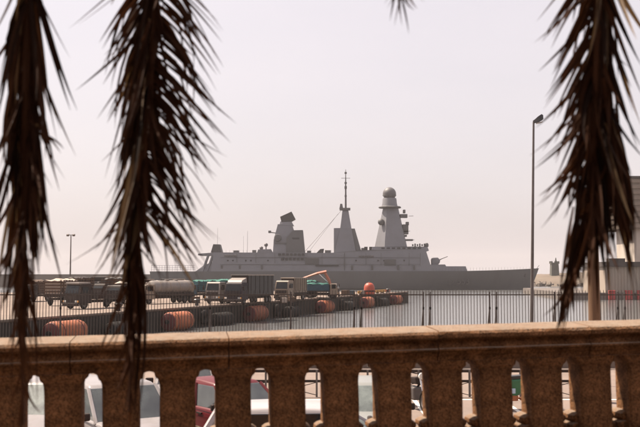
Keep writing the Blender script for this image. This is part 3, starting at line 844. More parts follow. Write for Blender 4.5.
lorry('tan_lorry', 'tan boxy lorry parked behind the dark covered lorry', centre(283, 301, 6.0), FACE + R(-6), 'tan', 'box', L=6.0, W=2.3, Hc=2.9, Hb=3.3, cargom='tan')
lorry('stake_lorry', 'dark stake lorry with tall load just left of the broad palm frond', centre(100, 300, 6.2), FACE + R(-8), 'dark', 'stake', L=6.2, W=2.4, Hc=2.4, Hb=3.2, cargom='greytarp')
lorry('stake_lorry', 'dark lorry with brown load behind the far left palm frond', centre(20, 302, 6.0), FACE + R(10), 'dark', 'stake', L=6.0, W=2.3, Hc=2.4, Hb=2.9, cargom='wood')
lorry('box_lorry', 'dull dark box lorry between the broad palm frond and the tanker', centre(126, 299, 6.4), FACE, 'darkcab', 'box', L=6.4, W=2.3, Hc=2.4, Hb=3.0, cargom='dark')
lorry('net_lorry', 'dark blue lorry with teal load right of the tan lorry', centre(300, 297.5, 5.2), FACE + R(-15), 'blue', 'tipper', L=5.2, W=2.2, Hc=2.2, Hb=2.7, cargom='teal')
lorry('stake_lorry', 'dark stake lorry in the second row behind the flatbed lorry', centre(64, 299, 6.0), FACE + R(-5), 'darkcab', 'stake', L=6.0, W=2.4, Hc=2.5, Hb=3.3, cargom='dark')
lorry('box_lorry', 'dark box lorry in the second row just left of the broad palm frond', centre(92, 297.5, 6.4), FACE, 'dark', 'box', L=6.4, W=2.4, Hc=2.6, Hb=3.4, cargom='greytarp')
lorry('box_lorry', 'dark box lorry in the second row behind the tanker', centre(160, 297, 6.4), FACE, 'dark', 'box', L=6.4, W=2.4, Hc=2.5, Hb=3.0, cargom='greytarp')
for k, (x, y, w_, h_, m_, lab) in enumerate(((137, 305.5, 1.6, .9, 'wood', 'low wooden crate on the jetty behind the broad palm frond'), (196, 303, 1.1, .8, 'wood', 'small wooden crate on the jetty below the teal tarpaulin lorry'),
        (283.5, 303.2, .9, .7, 'canvas', 'pale sack like bale on the jetty below the tan lorry'), (292, 301.5, 1.0, .6, 'wood', 'small dark crate on the jetty right of the pale bale'), (345.5, 296, 1.2, 1.0, 'wood', 'dark crate on the jetty right of the crane lorry'), (352, 295, 1.0, .8, 'blue', 'small blue crate left of the dome buoy'))):
    p = spot(x, y)
    cr = thing('crate', lab, 'crate', (p.x, p.y, QUAY), JA + R(20 * k), 'crates and bales on the jetty')
    MB().box((0, 0, h_ / 2 + .06), (w_, w_ * .8, h_ - .05)).build('body', M[m_], cr, bevel=.04)
    for q in range(3): MB().box((-w_ / 2 + .1 + q * (w_ / 2 - .1), 0, h_ / 2), (.1, w_ * .8 + .06, h_)).build('batten', M['wood'], cr)
p = spot(302, 298)
np_ = thing('net_pile', 'teal tarpaulin heap beside the crane lorry', 'tarpaulin', (p.x, p.y + 14, QUAY))
mb = MB(); rg = random.Random(3)
for j in range(7):
    for i in range(14):
        a = 2 * math.pi * i / 14; s = 1 - (j / 6) ** 1.6
        rad = (1.15 * s + .02) * rg.uniform(.85, 1.12)
        mb.v.append((rad * 1.5 * math.cos(a), rad * math.sin(a), 1.0 + 1.6 * j / 6 * rg.uniform(.9, 1.05)))
mb.f = [(j * 14 + i, j * 14 + (i + 1) % 14, (j + 1) * 14 + (i + 1) % 14, (j + 1) * 14 + i) for j in range(6) for i in range(14)]
mb.build('heap', M['teal'], np_, smooth=True)
MB().box((0, 0, .5), (3.2, 2.0, 1.0)).build('trailer_bed', M['wood'], np_, bevel=.05)
cl = lorry('crane_lorry', 'blue lorry with folded orange loading crane near the jetty end', (at(321.5, 290, 141).x, 141, QUAY), R(-8), 'tan', 'tipper', L=5.6, W=2.3, Hc=2.35, cab_l=1.3, Hb=2.3, cargom='teal')
# folded knuckle-boom crane behind the cab, arm reaching over the load to the left
cb = MB().lathe([(.3, 1.2), (.3, 2.0), (.22, 2.2)], (1.5, 0, 0), n=12).build('crane_base', M['craneorange'], cl)
w = Matrix.Rotation(R(8), 3, 'Z')
def armpt(dx, z): return tuple(w @ Vector((dx, 0, 0)) + Vector((1.5, 0, z)))
MB().tube([armpt(0, 2.0), armpt(-.35, 3.0), armpt(-1.0, 4.2)], [.2, .24, .2], 4).build('lower_boom', M['craneorange'], cl)
MB().tube([armpt(-.7, 4.25), armpt(-2.2, 3.95), armpt(-4.4, 3.2)], [.24, .2, .13], 4).build('upper_boom', M['craneorange'], cl)
MB().tube([armpt(-.55, 2.6), armpt(-1.9, 3.9)], .08, 6).build('ram', M['chrome'], cl)
MB().tube([armpt(-4.4, 3.2), armpt(-4.45, 2.85)], [.1, .16], 6).build('hook', M['dark'], cl)

# twin headed light mast behind the lorries
p = at(71, 235, 150)
lm = thing('light_mast', 'thin light mast with two heads behind the lorries at left', 'street lamp', (p.x, 150, QUAY))
hgt = p.z - QUAY
MB().tube([(0, 0, 0), (0, 0, hgt)], [.16, .08], 8).build('pole', M['galv'], lm)
MB().box((0, 0, hgt), (1.1, .1, .1)).build('crossarm', M['galv'], lm)
for s in (-1, 1): MB().box((s * .5, -.1, hgt - .02), (.42, .35, .34), rx=.4).build('lamp_head', M['galv'], lm, bevel=.04)

# ------------------------------------------------------------------ tall street lamp at right
base = ground(531.2, 382, CARPARK)
D = base.y
top = at(533.6, 122, D)
sl_ = thing('street_lamp', 'tall thin dark street lamp rising beside the right palm frond', 'street lamp', base)
d = top - base
MB().tube([(0, 0, 0), d * .25, d * .6, d], [.072, .064, .05, .036], 10).build('pole', M['galv'], sl_, smooth=True)
MB().lathe([(.2, 0), (.2, .03), (.13, .05), (.13, .7), (.1, .75)], n=12).build('base_sleeve', M['galv'], sl_)
hd = MB()
hd.v = []
prof = [(-.02, .045, .05, -.01), (.05, .07, .1, -.03), (.16, .13, .2, -.02), (.27, .13, .27, .04), (.335, .06, .24, .1)]
for (x, hw, zt_, zb_) in prof:
    hd.v += [(x, -hw, zb_), (x, hw, zb_), (x, hw * .6, zt_), (x, -hw * .6, zt_)]
for i in range(len(prof) - 1):
    o = i * 4
    hd.f += [(o + k, o + (k + 1) % 4, o + 4 + (k + 1) % 4, o + 4 + k) for k in range(4)]
hd.f += [(3, 2, 1, 0), tuple(len(hd.v) - 4 + k for k in range(4))]
ho = hd.build('lamp_head', M['lamp'], sl_, smooth=True)
ho.location = d
MB().box((.2, 0, -.03), (.2, .16, .03), ry=-.25).build('lens', M['lens'], ho)

# weathered timber pole behind the right frond
b0 = ground(596, 402, CARPARK)
wp = thing('timber_pole', 'thick weathered timber pole behind the right palm frond', 'pole', b0)
hp = at(596, 190, b0.y).z - CARPARK
MB().tube([(0, 0, 0), (.01, 0, hp * .4), (0, 0, hp)], [.19, .175, .15], 14).build('post', M['polewood'], wp, smooth=True)
MB().lathe([(.2, .5), (.215, .52), (.215, .6), (.2, .62)], n=14).build('steel_band', M['galv'], wp)

# ------------------------------------------------------------------ security fence between car park and quay
FD = 36.0
ftop = at(320, 289.3, FD).z
fence = thing('security_fence', 'long dark upright bar security fence behind the car park', 'fence', (0, FD, CARPARK))
H = ftop - CARPARK
xl, xr = -14.2, 14.2
for k in range(9):
    x0 = -15.6 + 3.5 * k
    MB().box((x0 + 1.75, .02, .2), (3.48, .34, .4)).build('plinth', M['concrete'], fence, bevel=.02)
barm = MB().box((0, 0, 0), (.021, .021, H - .5)).frus((0, 0, (H - .5) / 2), (.021, .021), (.006, .006), .06).mesh('bar', M['fence'])
sp = .1215
nbar = int((xr - xl) / sp)
for k in range(nbar):
    put(barm, 'bar', fence, (xl + k * sp, 0, .42 + (H - .5) / 2), (0, R(random.uniform(-.12, .12)), 0))
for z in (.62, H - .22):
    for k in range(11):
        MB().box((-14.4 + 2.66 * (k + .5), .035, z), (2.62, .035, .045)).build('rail', M['fence'], fence)
for x in (60, 127, 210, 291, 358, 427, 493.5, 558.5, 622):
    X = at(x, 300, FD).x
    for s in (-1, 1):
        if x < 300 and s == 1: continue
        px = X + s * .14 * (x > 300)
        ps = MB().box((px, .09, (H - .1) / 2), (.05, .05, H - .1)).build('post', M['fencepost'], fence)
        MB().tube([(px, .12, H - .78), (px - .1, .62, .42)], .028, 6).build('brace', M['fencepost'], ps)
        MB().box((px, .1, H - .76), (.07, .07, .1)).build('clamp', M['lamp'], ps)

# ------------------------------------------------------------------ low crossed railing in the car park
gd = ground(460, 397, CARPARK).y
rail = thing('low_railing', 'low dark two rail parking barrier with crossed bracing', 'railing', (0, gd, CARPARK))
for k in range(8):
    x0 = -3.2 + k * 1.55
    MB().box((x0, 0, .41), (.06, .06, .82)).build('post', M['galv'], rail)
    if k < 7:
        for z in (.78, .48): MB().box((x0 + .775, 0, z), (1.49, .05, .075)).build('rail', M['dark'], rail)
        if k != 2:
            MB().tube([(x0 + .03, .03, .44), (x0 + 1.52, .03, .06)], .012, 5).build('brace', M['dark'], rail)
            MB().tube([(x0 + .03, -.03, .06), (x0 + 1.52, -.03, .44)], .012, 5).build('brace', M['dark'], rail)

# ------------------------------------------------------------------ parked cars
def car(name, label, loc, rz, paint, L=3.9, W=1.66, H=1.45, kind='hatch', glass='glass'):
    t = thing(name, label, 'car', loc, rz, 'cars parked below the balustrade')
    f = L / 2; hw = W / 2
    def arch(xc, r=.36):
        return [(xc + r * math.cos(a), .3 + r * math.sin(a), hw) for a in [math.pi * k / 8 for k in range(9)]]
    belt = .62 * H
    nose = .5 * H if kind != 'van' else .54 * H
    rear_top = belt if kind != 'saloon' else .66 * H
    xf, xr_ = f - .72, -f + .68
    pts = [(-f + .05, .24, hw - .05), (-f, .45, hw - .04), (-f + .03, rear_top - .06, hw - .05), (-f + .1, rear_top, hw - .09),
           (f * .42, belt, hw - .07), (f - .5, nose + .1, hw - .1), (f - .14, nose - .03, hw - .14), (f - .01, .48, hw - .08), (f, .34, hw - .06), (f - .05, .22, hw - .07)]
    pts += arch(xf) + arch(xr_)
    MB().slab(pts).build('body', M[paint], t, bevel=.05, smooth=.6)
    xw0, xw1 = f * .43, f * .06            # windscreen base and top
    xb0, xb1 = (-f + .12, -f + .42) if kind == 'hatch' else ((-f + .08, -f + .16) if kind == 'van' else (-f + .75, -f + 1.25))
    zr = H - .03
    tw = hw * .72 if kind != 'van' else hw * .8
    g = MB().slab([(xb0, belt - .03, hw - .1), (xb1, zr - .06, tw), (xw1, zr - .05, tw), (xw0, belt - .03, hw - .1)]).build('glasshouse', M[glass], t, bevel=.03)
    MB().slab([(xb1 - .08, zr - .1, tw + .02), (xb1 + .06, zr, tw - .04), ((xb1 + xw1) / 2, zr + .03, tw - .04), (xw1 - .1, zr, tw - .04), (xw1 + .06, zr - .09, tw + .02)]).build('roof', M[paint], t, bevel=.04, smooth=.6)
    for s in (-1, 1):
        for (xa, xb, r) in ((xw0, xw1, .04), (xb0, xb1, .07), ((xw0 + xb0) / 2 - .05, (xw1 + xb1) / 2 - .05, .035)):
            MB().tube([(xa, s * (hw - .095), belt - .04), (xb, s * (tw + .0), zr - .06)], r, 6).build('pillar', M[paint], g)
        if kind == 'van':
            MB().slab([(xb0 + .03, belt, .02), (xb1 + .03, zr - .1, .02), (xb1 + .3, zr - .1, .02), (xb0 + .34, belt, .02)]).build('rear_panel', M[paint], g).location = (0, s * (hw - .13), 0)
        MB().box((xw0 - .15, s * (hw + .08), belt + .09), (.1, .2, .14)).build('mirror', M['dark'], t, bevel=.03)
        MB().box((f - .12, s * (hw - .28), .55), (.16, .36, .16)).build('headlight', M['headlamp'], t, bevel=.03)
        MB().box((-f + .03, s * (hw - .16), .66), (.08, .2, .3)).build('tail_light', M['lightred'], t, bevel=.02)
        MB().box((-.2, s * (hw - .015), belt - .12), (.2, .04, .03)).build('door_handle', M['dark'], t)
        MB().box((0, s * (hw + .0), .45), (L * .42, .03, .07)).build('side_strip', M['dark'], t)
    MB().box((f - .02, 0, .34), (.1, W * .7, .12)).build('grille', M['dark'], t, bevel=.02)
    MB().box((f + .02, 0, .42), (.02, .5, .11)).build('number_plate', M['plate'], t)
    MB().box((-f - .01, 0, .5), (.02, .5, .11)).build('number_plate', M['plate'], t)
    MB().box((0, 0, .26), (L - .5, W - .3, .16)).build('underbody', M['rubber'], t)
    wheels(t, (xf, xr_), hw - .12, 'car')
    return t
def cp(x, D): return (at(x, 300, D).x, D, CARPARK)
car('parked_car', 'white car with long roof seen side on, nearest below the balustrade', cp(327, 16.0), R(2), 'white', L=4.65, H=1.44, kind='hatch', glass='glassdark')
car('parked_car', 'dark red hatchback behind the nearest white car', cp(236, 19.6), R(-52), 'red', L=3.55, W=1.6, H=1.42, glass='glass')
car('parked_car', 'white car with pale roof farther behind the dark red hatchback', cp(186, 23.5), R(-80), 'shadedwhite', L=4.0, H=1.55, glass='glass')
car('parked_van', 'small white van with rear quarter window left of the dark red hatchback', cp(122, 17.6), R(-58), 'shadedwhite', L=3.9, W=1.68, H=1.62, kind='van', glass='glass')
car('parked_car', 'white car showing its windscreen at far left between balusters', cp(44, 18.5), R(-95), 'shadedwhite', L=3.8, H=1.55, glass='glasspale')
car('parked_car', 'pale silver car facing us right of the nearest white car', cp(366, 19.4), R(-90), 'silver', L=3.7, W=1.6, H=1.42, glass='glasspale')

# motorcycle and scooter by the low railing
p = ground(414, 409, CARPARK)
mo = thing('motorcycle', 'dark motorcycle parked right of the silver car', 'motorcycle', p, R(-70))
wheels(mo, (.68, -.68), 0, 'bike')
MB().tube([(.68, 0, .3), (.45, 0, .78), (.36, 0, 1.02)], .03, 6).build('fork', M['chrome'], mo)
MB().tube([(.3, -.36, 1.08), (.38, -.12, 1.02), (.38, .12, 1.02), (.3, .36, 1.08)], .018, 6).build('handlebar', M['dark'], mo)
MB().slab([(.4, .72, .1), (.34, .92, .13), (.05, .9, .14), (-.05, .7, .1)]).build('fuel_tank', M['dark'], mo, bevel=.04)
MB().slab([(-.02, .7, .11), (-.05, .8, .13), (-.75, .84, .12), (-.8, .74, .1)]).build('seat', M['seat'], mo, bevel=.03)
MB().box((.02, 0, .45), (.5, .3, .36)).build('engine', M['galv'], mo, bevel=.05)
MB().tube([(.1, .16, .35), (-.3, .18, .3), (-.85, .18, .4)], .04, 8).build('exhaust', M['chrome'], mo)
MB().tube([(-.68, .1, .3), (-.2, .1, .5), (.35, .05, .75)], .025, 6).build('frame', M['dark'], mo)
MB().lathe([(.04, .4), (.09, .46), (.09, .52), (.02, .53)], (0, 0, .95), 'X', 12).build('headlight', M['headlamp'], mo)
for s in (-1, 1): MB().lathe([(.02, 0), (.055, .02), (.055, .03), (.02, .04)], (.28, s * .36, 1.2), 'X', 10).build('mirror', M['dark'], mo)

p = ground(524, 409, CARPARK)
sc = thing('motor_scooter', 'dark green scooter with pale top box by the low railing', 'scooter', p, R(8))
wheels(sc, (.62, -.55), 0, 'scooter')
MB().slab([(-.85, .62, .12), (-.88, .8, .13), (-.1, .84, .16), (.0, .5, .15), (-.25, .38, .16), (-.6, .4, .15)]).build('body', M['green'], sc, bevel=.04)
MB().slab([(-.7, .8, .12), (-.7, .9, .14), (-.05, .94, .14), (.0, .82, .12)]).build('seat', M['seat'], sc, bevel=.03)
MB().slab([(.32, .3, .16), (.28, .4, .18), (.48, 1.0, .16), (.58, 1.0, .12), (.55, .35, .1)]).build('front_shield', M['green'], sc, bevel=.03)
MB().box((.15, 0, .28), (.55, .32, .06)).build('footboard', M['rust'], sc, bevel=.02)
MB().box((-.45, 0, .32), (.5, .28, .16)).build('engine_cover', M['rust'], sc, bevel=.03)
MB().tube([(.62, 0, .25), (.5, 0, .95), (.46, 0, 1.05)], .03, 6).build('fork', M['galv'], sc)
MB().tube([(.4, -.32, 1.1), (.46, -.1, 1.06), (.46, .1, 1.06), (.4, .32, 1.1)], .018, 6).build('handlebar', M['dark'], sc)
for s in (-1, 1): MB().lathe([(.02, 0), (.06, .02), (.06, .03), (.02, .04)], (.42, s * .34, 1.22), 'X', 10).build('mirror', M['dark'], sc)
MB().box((-.82, 0, 1.06), (.36, .38, .3)).build('top_box', M['white'], sc, bevel=.05)
MB().box((-.5, -.17, .52), (.4, .02, .14)).build('side_panel', M['lightblue'], sc, bevel=.01)

# ------------------------------------------------------------------ balustrade
A = at(40.6, 336.8, 4.93 + .27)
B = at(600, 320.6, 5.45 + .27)
ax = (B - A); PIT = ax.length / 11
ang = math.atan2(ax.y, ax.x); slope = math.atan2(ax.z, Vector((ax.x, ax.y)).length)
bal = thing('balustrade', 'weathered brown stone balustrade with square balusters across the foreground', 'balustrade', A)
bal.rotation_euler = (Matrix.Rotation(ang, 3, 'Z') @ Matrix.Rotation(-slope, 3, 'Y')).to_euler()
# local: x along, y away from us (0 = back edge of the coping), z up (0 = top of the back edge)
prof = [(0, 0), (-.27, -.014), (-.292, -.02), (-.304, -.035), (-.305, -.056), (-.288, -.066), (-.258, -.073), (-.284, -.116), (-.296, -.122), (-.296, -.131), (-.274, -.14), (-.268, -.158), (-.258, -.166), (-.255, -.194), (-.035, -.194), (-.03, -.166), (-.01, -.13), (.004, -.06), (.006, -.01)]
joints = [-3.2, -1.9 - .05, .2 + .0, 3.42 * PIT, 7.33 * PIT, 10.35 * PIT, 14.4 * PIT, 18 * PIT]
rj = random.Random(2)
for x0, x1 in zip(joints[:-1], joints[1:]):
    mb = MB(); n = 16
    dz, dyy = rj.uniform(-.0025, .0025), rj.uniform(-.003, .003)
    m_ = len(prof)
    for i in range(n + 1):
        x = x0 + .003 + (x1 - x0 - .006) * i / n
        for (y, z) in prof:
            w_ = rj.uniform(-.0022, .0022) if 0 < i < n else 0
            mb.v.append((x, y + dyy + w_, z + dz + w_ * .6))
    for i in range(n):
        mb.f += [(i * m_ + k, (i + 1) * m_ + k, (i + 1) * m_ + (k + 1) % m_, i * m_ + (k + 1) % m_) for k in range(m_)]
    mb.f += [tuple(range(m_)), tuple(range((n + 1) * m_ - 1, n * m_ - 1, -1))]
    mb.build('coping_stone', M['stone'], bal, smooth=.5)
YC = -.15
def bal_mesh(seed):
    rb = random.Random(seed)
    hp = [(-0.1945, 0.152, 0.111), (-0.199, 0.137, 0.11), (-0.206, 0.126, 0.107), (-0.222, 0.1235, 0.105), (-0.232, 0.119, 0.102), (-0.24, 0.108, 0.097), (-0.262, 0.102, 0.093), (-0.3, 0.1005, 0.0915), (-0.42, 0.101, 0.092), (-0.545, 0.1005, 0.0915), (-0.722, 0.1005, 0.0915)]
    mb = MB()
    ch = .16
    for z, w_, d_ in hp:
        jj = lambda: rb.uniform(-.0018, .0018)
        c_ = .012
        for sx_, sy_ in ((-1, -1), (1, -1), (1, 1), (-1, 1)):
            q = [(w_ - c_, d_), (w_, d_ - c_)]
            if sx_ * sy_ > 0: q = q[::-1]
            for a, e_ in q: mb.v.append((sx_ * a + jj(), YC + sy_ * e_ + jj(), z + jj() * .5))
    n = 8
    # order points round the section
    ordr = []
    for r_ in range(len(hp)):
        sec = list(range(r_ * n, r_ * n + n))
        sec.sort(key=lambda i: math.atan2((mb.v[i][1] - YC), mb.v[i][0]))
        ordr.append(sec)
    for a, b_ in zip(ordr[:-1], ordr[1:]):
        mb.f += [(a[k], a[(k + 1) % n], b_[(k + 1) % n], b_[k]) for k in range(n)]
    mb.f += [tuple(ordr[0]), tuple(ordr[-1][::-1])]
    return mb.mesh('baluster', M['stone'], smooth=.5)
bms = [bal_mesh(s) for s in range(6)]
bp_ = [(-.538, .1), (-.546, .122), (-.56, .139), (-.58, .142), (-.594, .133), (-.601, .124), (-.606, .138), (-.614, .147), (-.66, .149), (-.722, .15)]
mb = MB()
for z, w_ in bp_:
    d_ = .052 + (w_ - .1) * .6
    q = [(-w_ + .014, -d_), (w_ - .014, -d_), (w_, -d_ + .02), (w_, d_), (-w_, d_), (-w_, -d_ + .02)]
    mb.v += [(a, YC + .04 + e_, z) for a, e_ in q]
for r_ in range(len(bp_) - 1):
    mb.f += [(r_ * 6 + k, r_ * 6 + (k + 1) % 6, r_ * 6 + 6 + (k + 1) % 6, r_ * 6 + 6 + k) for k in range(6)]
mb.f += [tuple(range(6)), tuple(range(len(mb.v) - 1, len(mb.v) - 7, -1))]
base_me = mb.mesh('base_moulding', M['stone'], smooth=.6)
for k in range(-5, 17):
    b_o = put(bms[(k * 5) % 6], 'baluster', bal, ((k + .5) * PIT + rj.uniform(-.003, .003), 0, 0), (0, 0, 0))
    put(base_me, 'base_moulding', b_o)
for x0, x1 in zip(joints[:-1], joints[1:]):
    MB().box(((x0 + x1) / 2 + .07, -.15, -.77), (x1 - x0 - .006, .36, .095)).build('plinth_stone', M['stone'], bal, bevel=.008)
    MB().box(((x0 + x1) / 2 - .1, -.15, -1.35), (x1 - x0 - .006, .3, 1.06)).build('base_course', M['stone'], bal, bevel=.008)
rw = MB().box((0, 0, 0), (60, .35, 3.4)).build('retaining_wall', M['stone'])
rw.location = ((A.x + B.x) / 2 - .03, (A.y + B.y) / 2 + .03, PROM - 1.55); rw.rotation_euler = (0, 0, ang)
tag(rw, 'brown stone retaining wall under the balustrade', 'wall')

# ------------------------------------------------------------------ palm with dead hanging fronds
palm = thing('palm_tree', 'palm tree overhead with dead brown fronds hanging into view', 'palm tree', (.1, -1.6, PROM))
PL = Vector((.1, -1.6, PROM))
tr = [(0, 0, 0), (.03, .02, 1.2), (.0, .05, 2.4), (.02, .1, 3.6), (0, .1, 4.3)]
MB().tube(tr, [.34, .27, .25, .26, .2], 16).build('trunk', M['bark'], palm, smooth=True)
mb = MB()
rb = random.Random(8)
for k in range(70):
    a = k * 2.4; z = .5 + k * .052
    mb.box((.27 * math.cos(a), .05 + .27 * math.sin(a), z), (.1, .16, .12), rz=a, ry=-.5)
mb.build('leaf_scars', M['bark'], palm)
CROWN = Vector((0, .1, 4.2))
def bez(pts, n):
    """Catmull-Rom through the points"""
    out = []
    P = [pts[0]] + list(pts) + [pts[-1]]
    for i in range(1, len(P) - 2):
        for k in range(n):
            t = k / n
            out.append(.5 * ((2 * P[i]) + (P[i + 1] - P[i - 1]) * t + (2 * P[i] - 5 * P[i + 1] + 4 * P[i + 2] - P[i + 3] if False else (2 * P[i - 1] - 5 * P[i] + 4 * P[i + 1] - P[i + 2])) * t * t + (3 * P[i] - P[i - 1] - 3 * P[i + 1] + P[i + 2]) * t ** 3))
    out.append(pts[-1])
    return out
LEAVES = []
def blade(fr, pts, width, twist):
    n = len(pts) - 1
    mb = MB()
    side = Vector((math.cos(twist), math.sin(twist), 0))
    for i, q in enumerate(pts):
        t = i / n
        w_ = width * (.5 + 1.2 * t if t < .25 else .8 * (1 - ((t - .25) / .75) ** 1.5) + .03)
        tan = (pts[min(i + 1, n)] - pts[max(i - 1, 0)]).normalized()
        sd_ = (side - tan * side.dot(tan)).normalized()
        nn = tan.cross(sd_)
        mb.v += [q + sd_ * w_ / 2 + nn * w_ * .25, q, q - sd_ * w_ / 2 + nn * w_ * .25]
    for i in range(n):
        o = i * 3
        mb.f += [(o, o + 3, o + 4, o + 1), (o + 1, o + 4, o + 5, o + 2)]
    ln = sum((pts[i + 1] - pts[i]).length for i in range(n))
    LEAVES.append((ln * width, fr, mb))
def leaflet(fr, p0, out, length, width, droop, twist, rg):
    """narrow folded blade leaving p0 along out, bending downwards, with a kink or curl of its own"""
    n = 7
    d = out.normalized(); p = Vector(p0)
    pts = [p.copy()]
    curl = Vector((rg.gauss(0, .05), rg.gauss(0, .09), 0))
    kink = rg.randrange(2, 6) if rg.random() < .1 else -1
    for i in range(n):
        d = (d + Vector((0, 0, -1)) * droop / n * (1.6 - 1.2 * i / n) + curl).normalized()
        if i == kink: d = (d + Vector((rg.uniform(-.3, .3), rg.uniform(-.3, .3), -.9))).normalized()
        p = p + d * length / n
        pts.append(p.copy())
    blade(fr, pts, width, twist)
def stalk(px, r0=.026):
    pts = [at(x, y, D) - PL for x, y, D in px]
    first = pts[0]
    mid_ = Vector(((CROWN.x + first.x) / 2, (CROWN.y + first.y) / 2 + .2, max(CROWN.z, first.z) + .75))
    near = Vector((first.x * .97, first.y * .98 - .05, first.z + .32))
    path = bez([CROWN, mid_, near] + pts, 8)
    rad = [r0 * (1 - .85 * i / (len(path) - 1)) for i in range(len(path))]
    fr = MB().tube(path, rad, 7).build('frond', M['rachis'], palm, smooth=True)
    return fr, bez(pts, 12)
def comb(fr, vis, seed, leaves, even=()):
    """rows of leaflets: (t0, t1, count, side, angle0, angle1, length0, length1 in px, width in px, droop, depth spread)"""
    rg = random.Random(seed)
    for row, (t0, t1, cnt, sgn, ang0, ang1, l0, l1, wd, drp, dep) in enumerate(leaves):
        ev = row in even
        for k in range(cnt):
            u = (k + rg.random() * (.3 if ev else .8)) / cnt
            t = t0 + (t1 - t0) * u
            i = min(int(t * (len(vis) - 1)), len(vis) - 2)
            p0 = vis[i].lerp(vis[i + 1], t * (len(vis) - 1) - i)
            tg = (vis[i + 1] - vis[i]).normalized()
            a = R(ang0 + (ang1 - ang0) * u + rg.gauss(0, 1.5 if ev else 3.5))
            outv = Vector((sgn, rg.uniform(-dep, dep), 0)).normalized()
            dv = tg * math.cos(a) + outv * math.sin(a)
            ln = (l0 + (l1 - l0) * u) * S * (rg.uniform(.9, 1.08) if ev else rg.uniform(.72, 1.15))
            leaflet(fr, p0, dv, ln, wd * S * rg.uniform(.7, 1.35), drp * rg.uniform(.6, 1.3), rg.uniform(-.9, .9), rg)
def tuft(fr, seed, D, x0, y0, x1, y1, cnt, wd, j0=8, j1=8):
    """long blades hanging together from one pixel to another"""
    rg = random.Random(seed)
    for k in range(cnt):
        a = at(x0 + rg.gauss(0, j0), y0 + rg.gauss(0, 16), D + rg.uniform(-.05, .05)) - PL
        b_ = at(x1 + rg.gauss(0, j1), y1 - abs(rg.gauss(0, 26)), D + rg.uniform(-.06, .06)) - PL
        bow = Vector((rg.gauss(0, .012), rg.gauss(0, .02), 0))
        blade(fr, [a.lerp(b_, q / 7) + bow * math.sin(math.pi * q / 7) for q in range(8)], wd * S * rg.uniform(.7, 1.3), rg.uniform(-.9, .9))
S = 3.0 / F                     # metres per photo pixel at the fronds
# broad frond left of centre: an open comb on its right, a collapsed hanging mass on its left
fr, vis = stalk([(154, -40, 3.0), (152, 40, 3.0), (148, 110, 2.99), (142, 180, 2.98), (136, 250, 2.97), (132, 330, 2.96), (129, 412, 2.95)])
comb(fr, vis, 21, [
    (0, .58, 44, 1, 64, 54, 106, 108, 4.6, .75, .1), (.005, .585, 40, 1, 60, 50, 96, 100, 4.4, .75, .25), (0, .5, 16, 1, 30, 26, 60, 66, 5, .3, .8),
    (0, .15, 13, -1, 60, 52, 104, 92, 5, .8, .15), (0, .2, 13, -1, 46, 40, 92, 80, 5, .8, .4),
    (0, .42, 40, -1, 17, 15, 130, 140, 6, 1.5, .9), (.02, .5, 36, -1, 11, 9, 140, 130, 6, 1.0, 1.0), (0, .5, 22, 1, 9, 9, 100, 100, 6, .5, 1.0),
    (.44, .62, 13, -1, 30, 25, 84, 104, 2.6, .25, .15), (.58, .72, 7, 1, 44, 30, 70, 50, 3.4, .5, .3),
    (.45, .9, 20, -1, 9, 7, 70, 46, 5, .3, 1.0), (.45, .96, 24, 1, 8, 6, 64, 40, 5, .3, 1.0)], even=(0, 1, 8))
tuft(fr, 31, 2.97, 139, 150, 124, 330, 12, 5.5, 4, 6)
tuft(fr, 32, 2.96, 132, 260, 129, 425, 9, 4.5, 4, 5)
tuft(fr, 33, 2.98, 146, 70, 116, 200, 14, 6, 4, 5)
tuft(fr, 47, 2.99, 149, 20, 122, 140, 14, 6, 4, 7)
tuft(fr, 34, 2.96, 135, 270, 103, 395, 6, 2.6, 3, 9)
# far left frond: mostly collapsed
fr, vis = stalk([(28, -40, 2.8), (27, 60, 2.8), (25, 150, 2.8), (23, 240, 2.8), (22, 330, 2.8), (23, 425, 2.8)])
comb(fr, vis, 22, [
    (0, .45, 40, 1, 20, 16, 130, 140, 6, 1.5, .9), (0, .45, 40, -1, 20, 16, 130, 140, 6, 1.5, .9),
    (0, .42, 7, 1, 25, 20, 105, 110, 4.5, .5, .3), (.25, .55, 6, 1, 21, 17, 95, 70, 3.2, .4, .3), (0, .4, 5, -1, 22, 17, 100, 100, 5, .5, .3),
    (.4, .72, 16, 1, 10, 8, 90, 66, 5.5, .5, .9), (.4, .72, 16, -1, 10, 8, 90, 66, 5.5, .5, .9), (.6, .97, 9, 1, 7, 5, 60, 40, 3.4, .3, .9), (.6, .97, 9, -1, 7, 5, 60, 40, 3.4, .3, .9)])
tuft(fr, 35, 2.8, 24, 130, 27, 300, 14, 6, 8, 9)
tuft(fr, 36, 2.8, 38, 90, 58, 172, 4, 4.5, 4, 4)
tuft(fr, 37, 2.8, 34, 170, 46, 262, 4, 3.5, 4, 4)
tuft(fr, 38, 2.78, 22, 270, 24, 420, 7, 4, 5, 8)
tuft(fr, 39, 2.8, 12, 60, 4, 190, 5, 5, 4, 4)
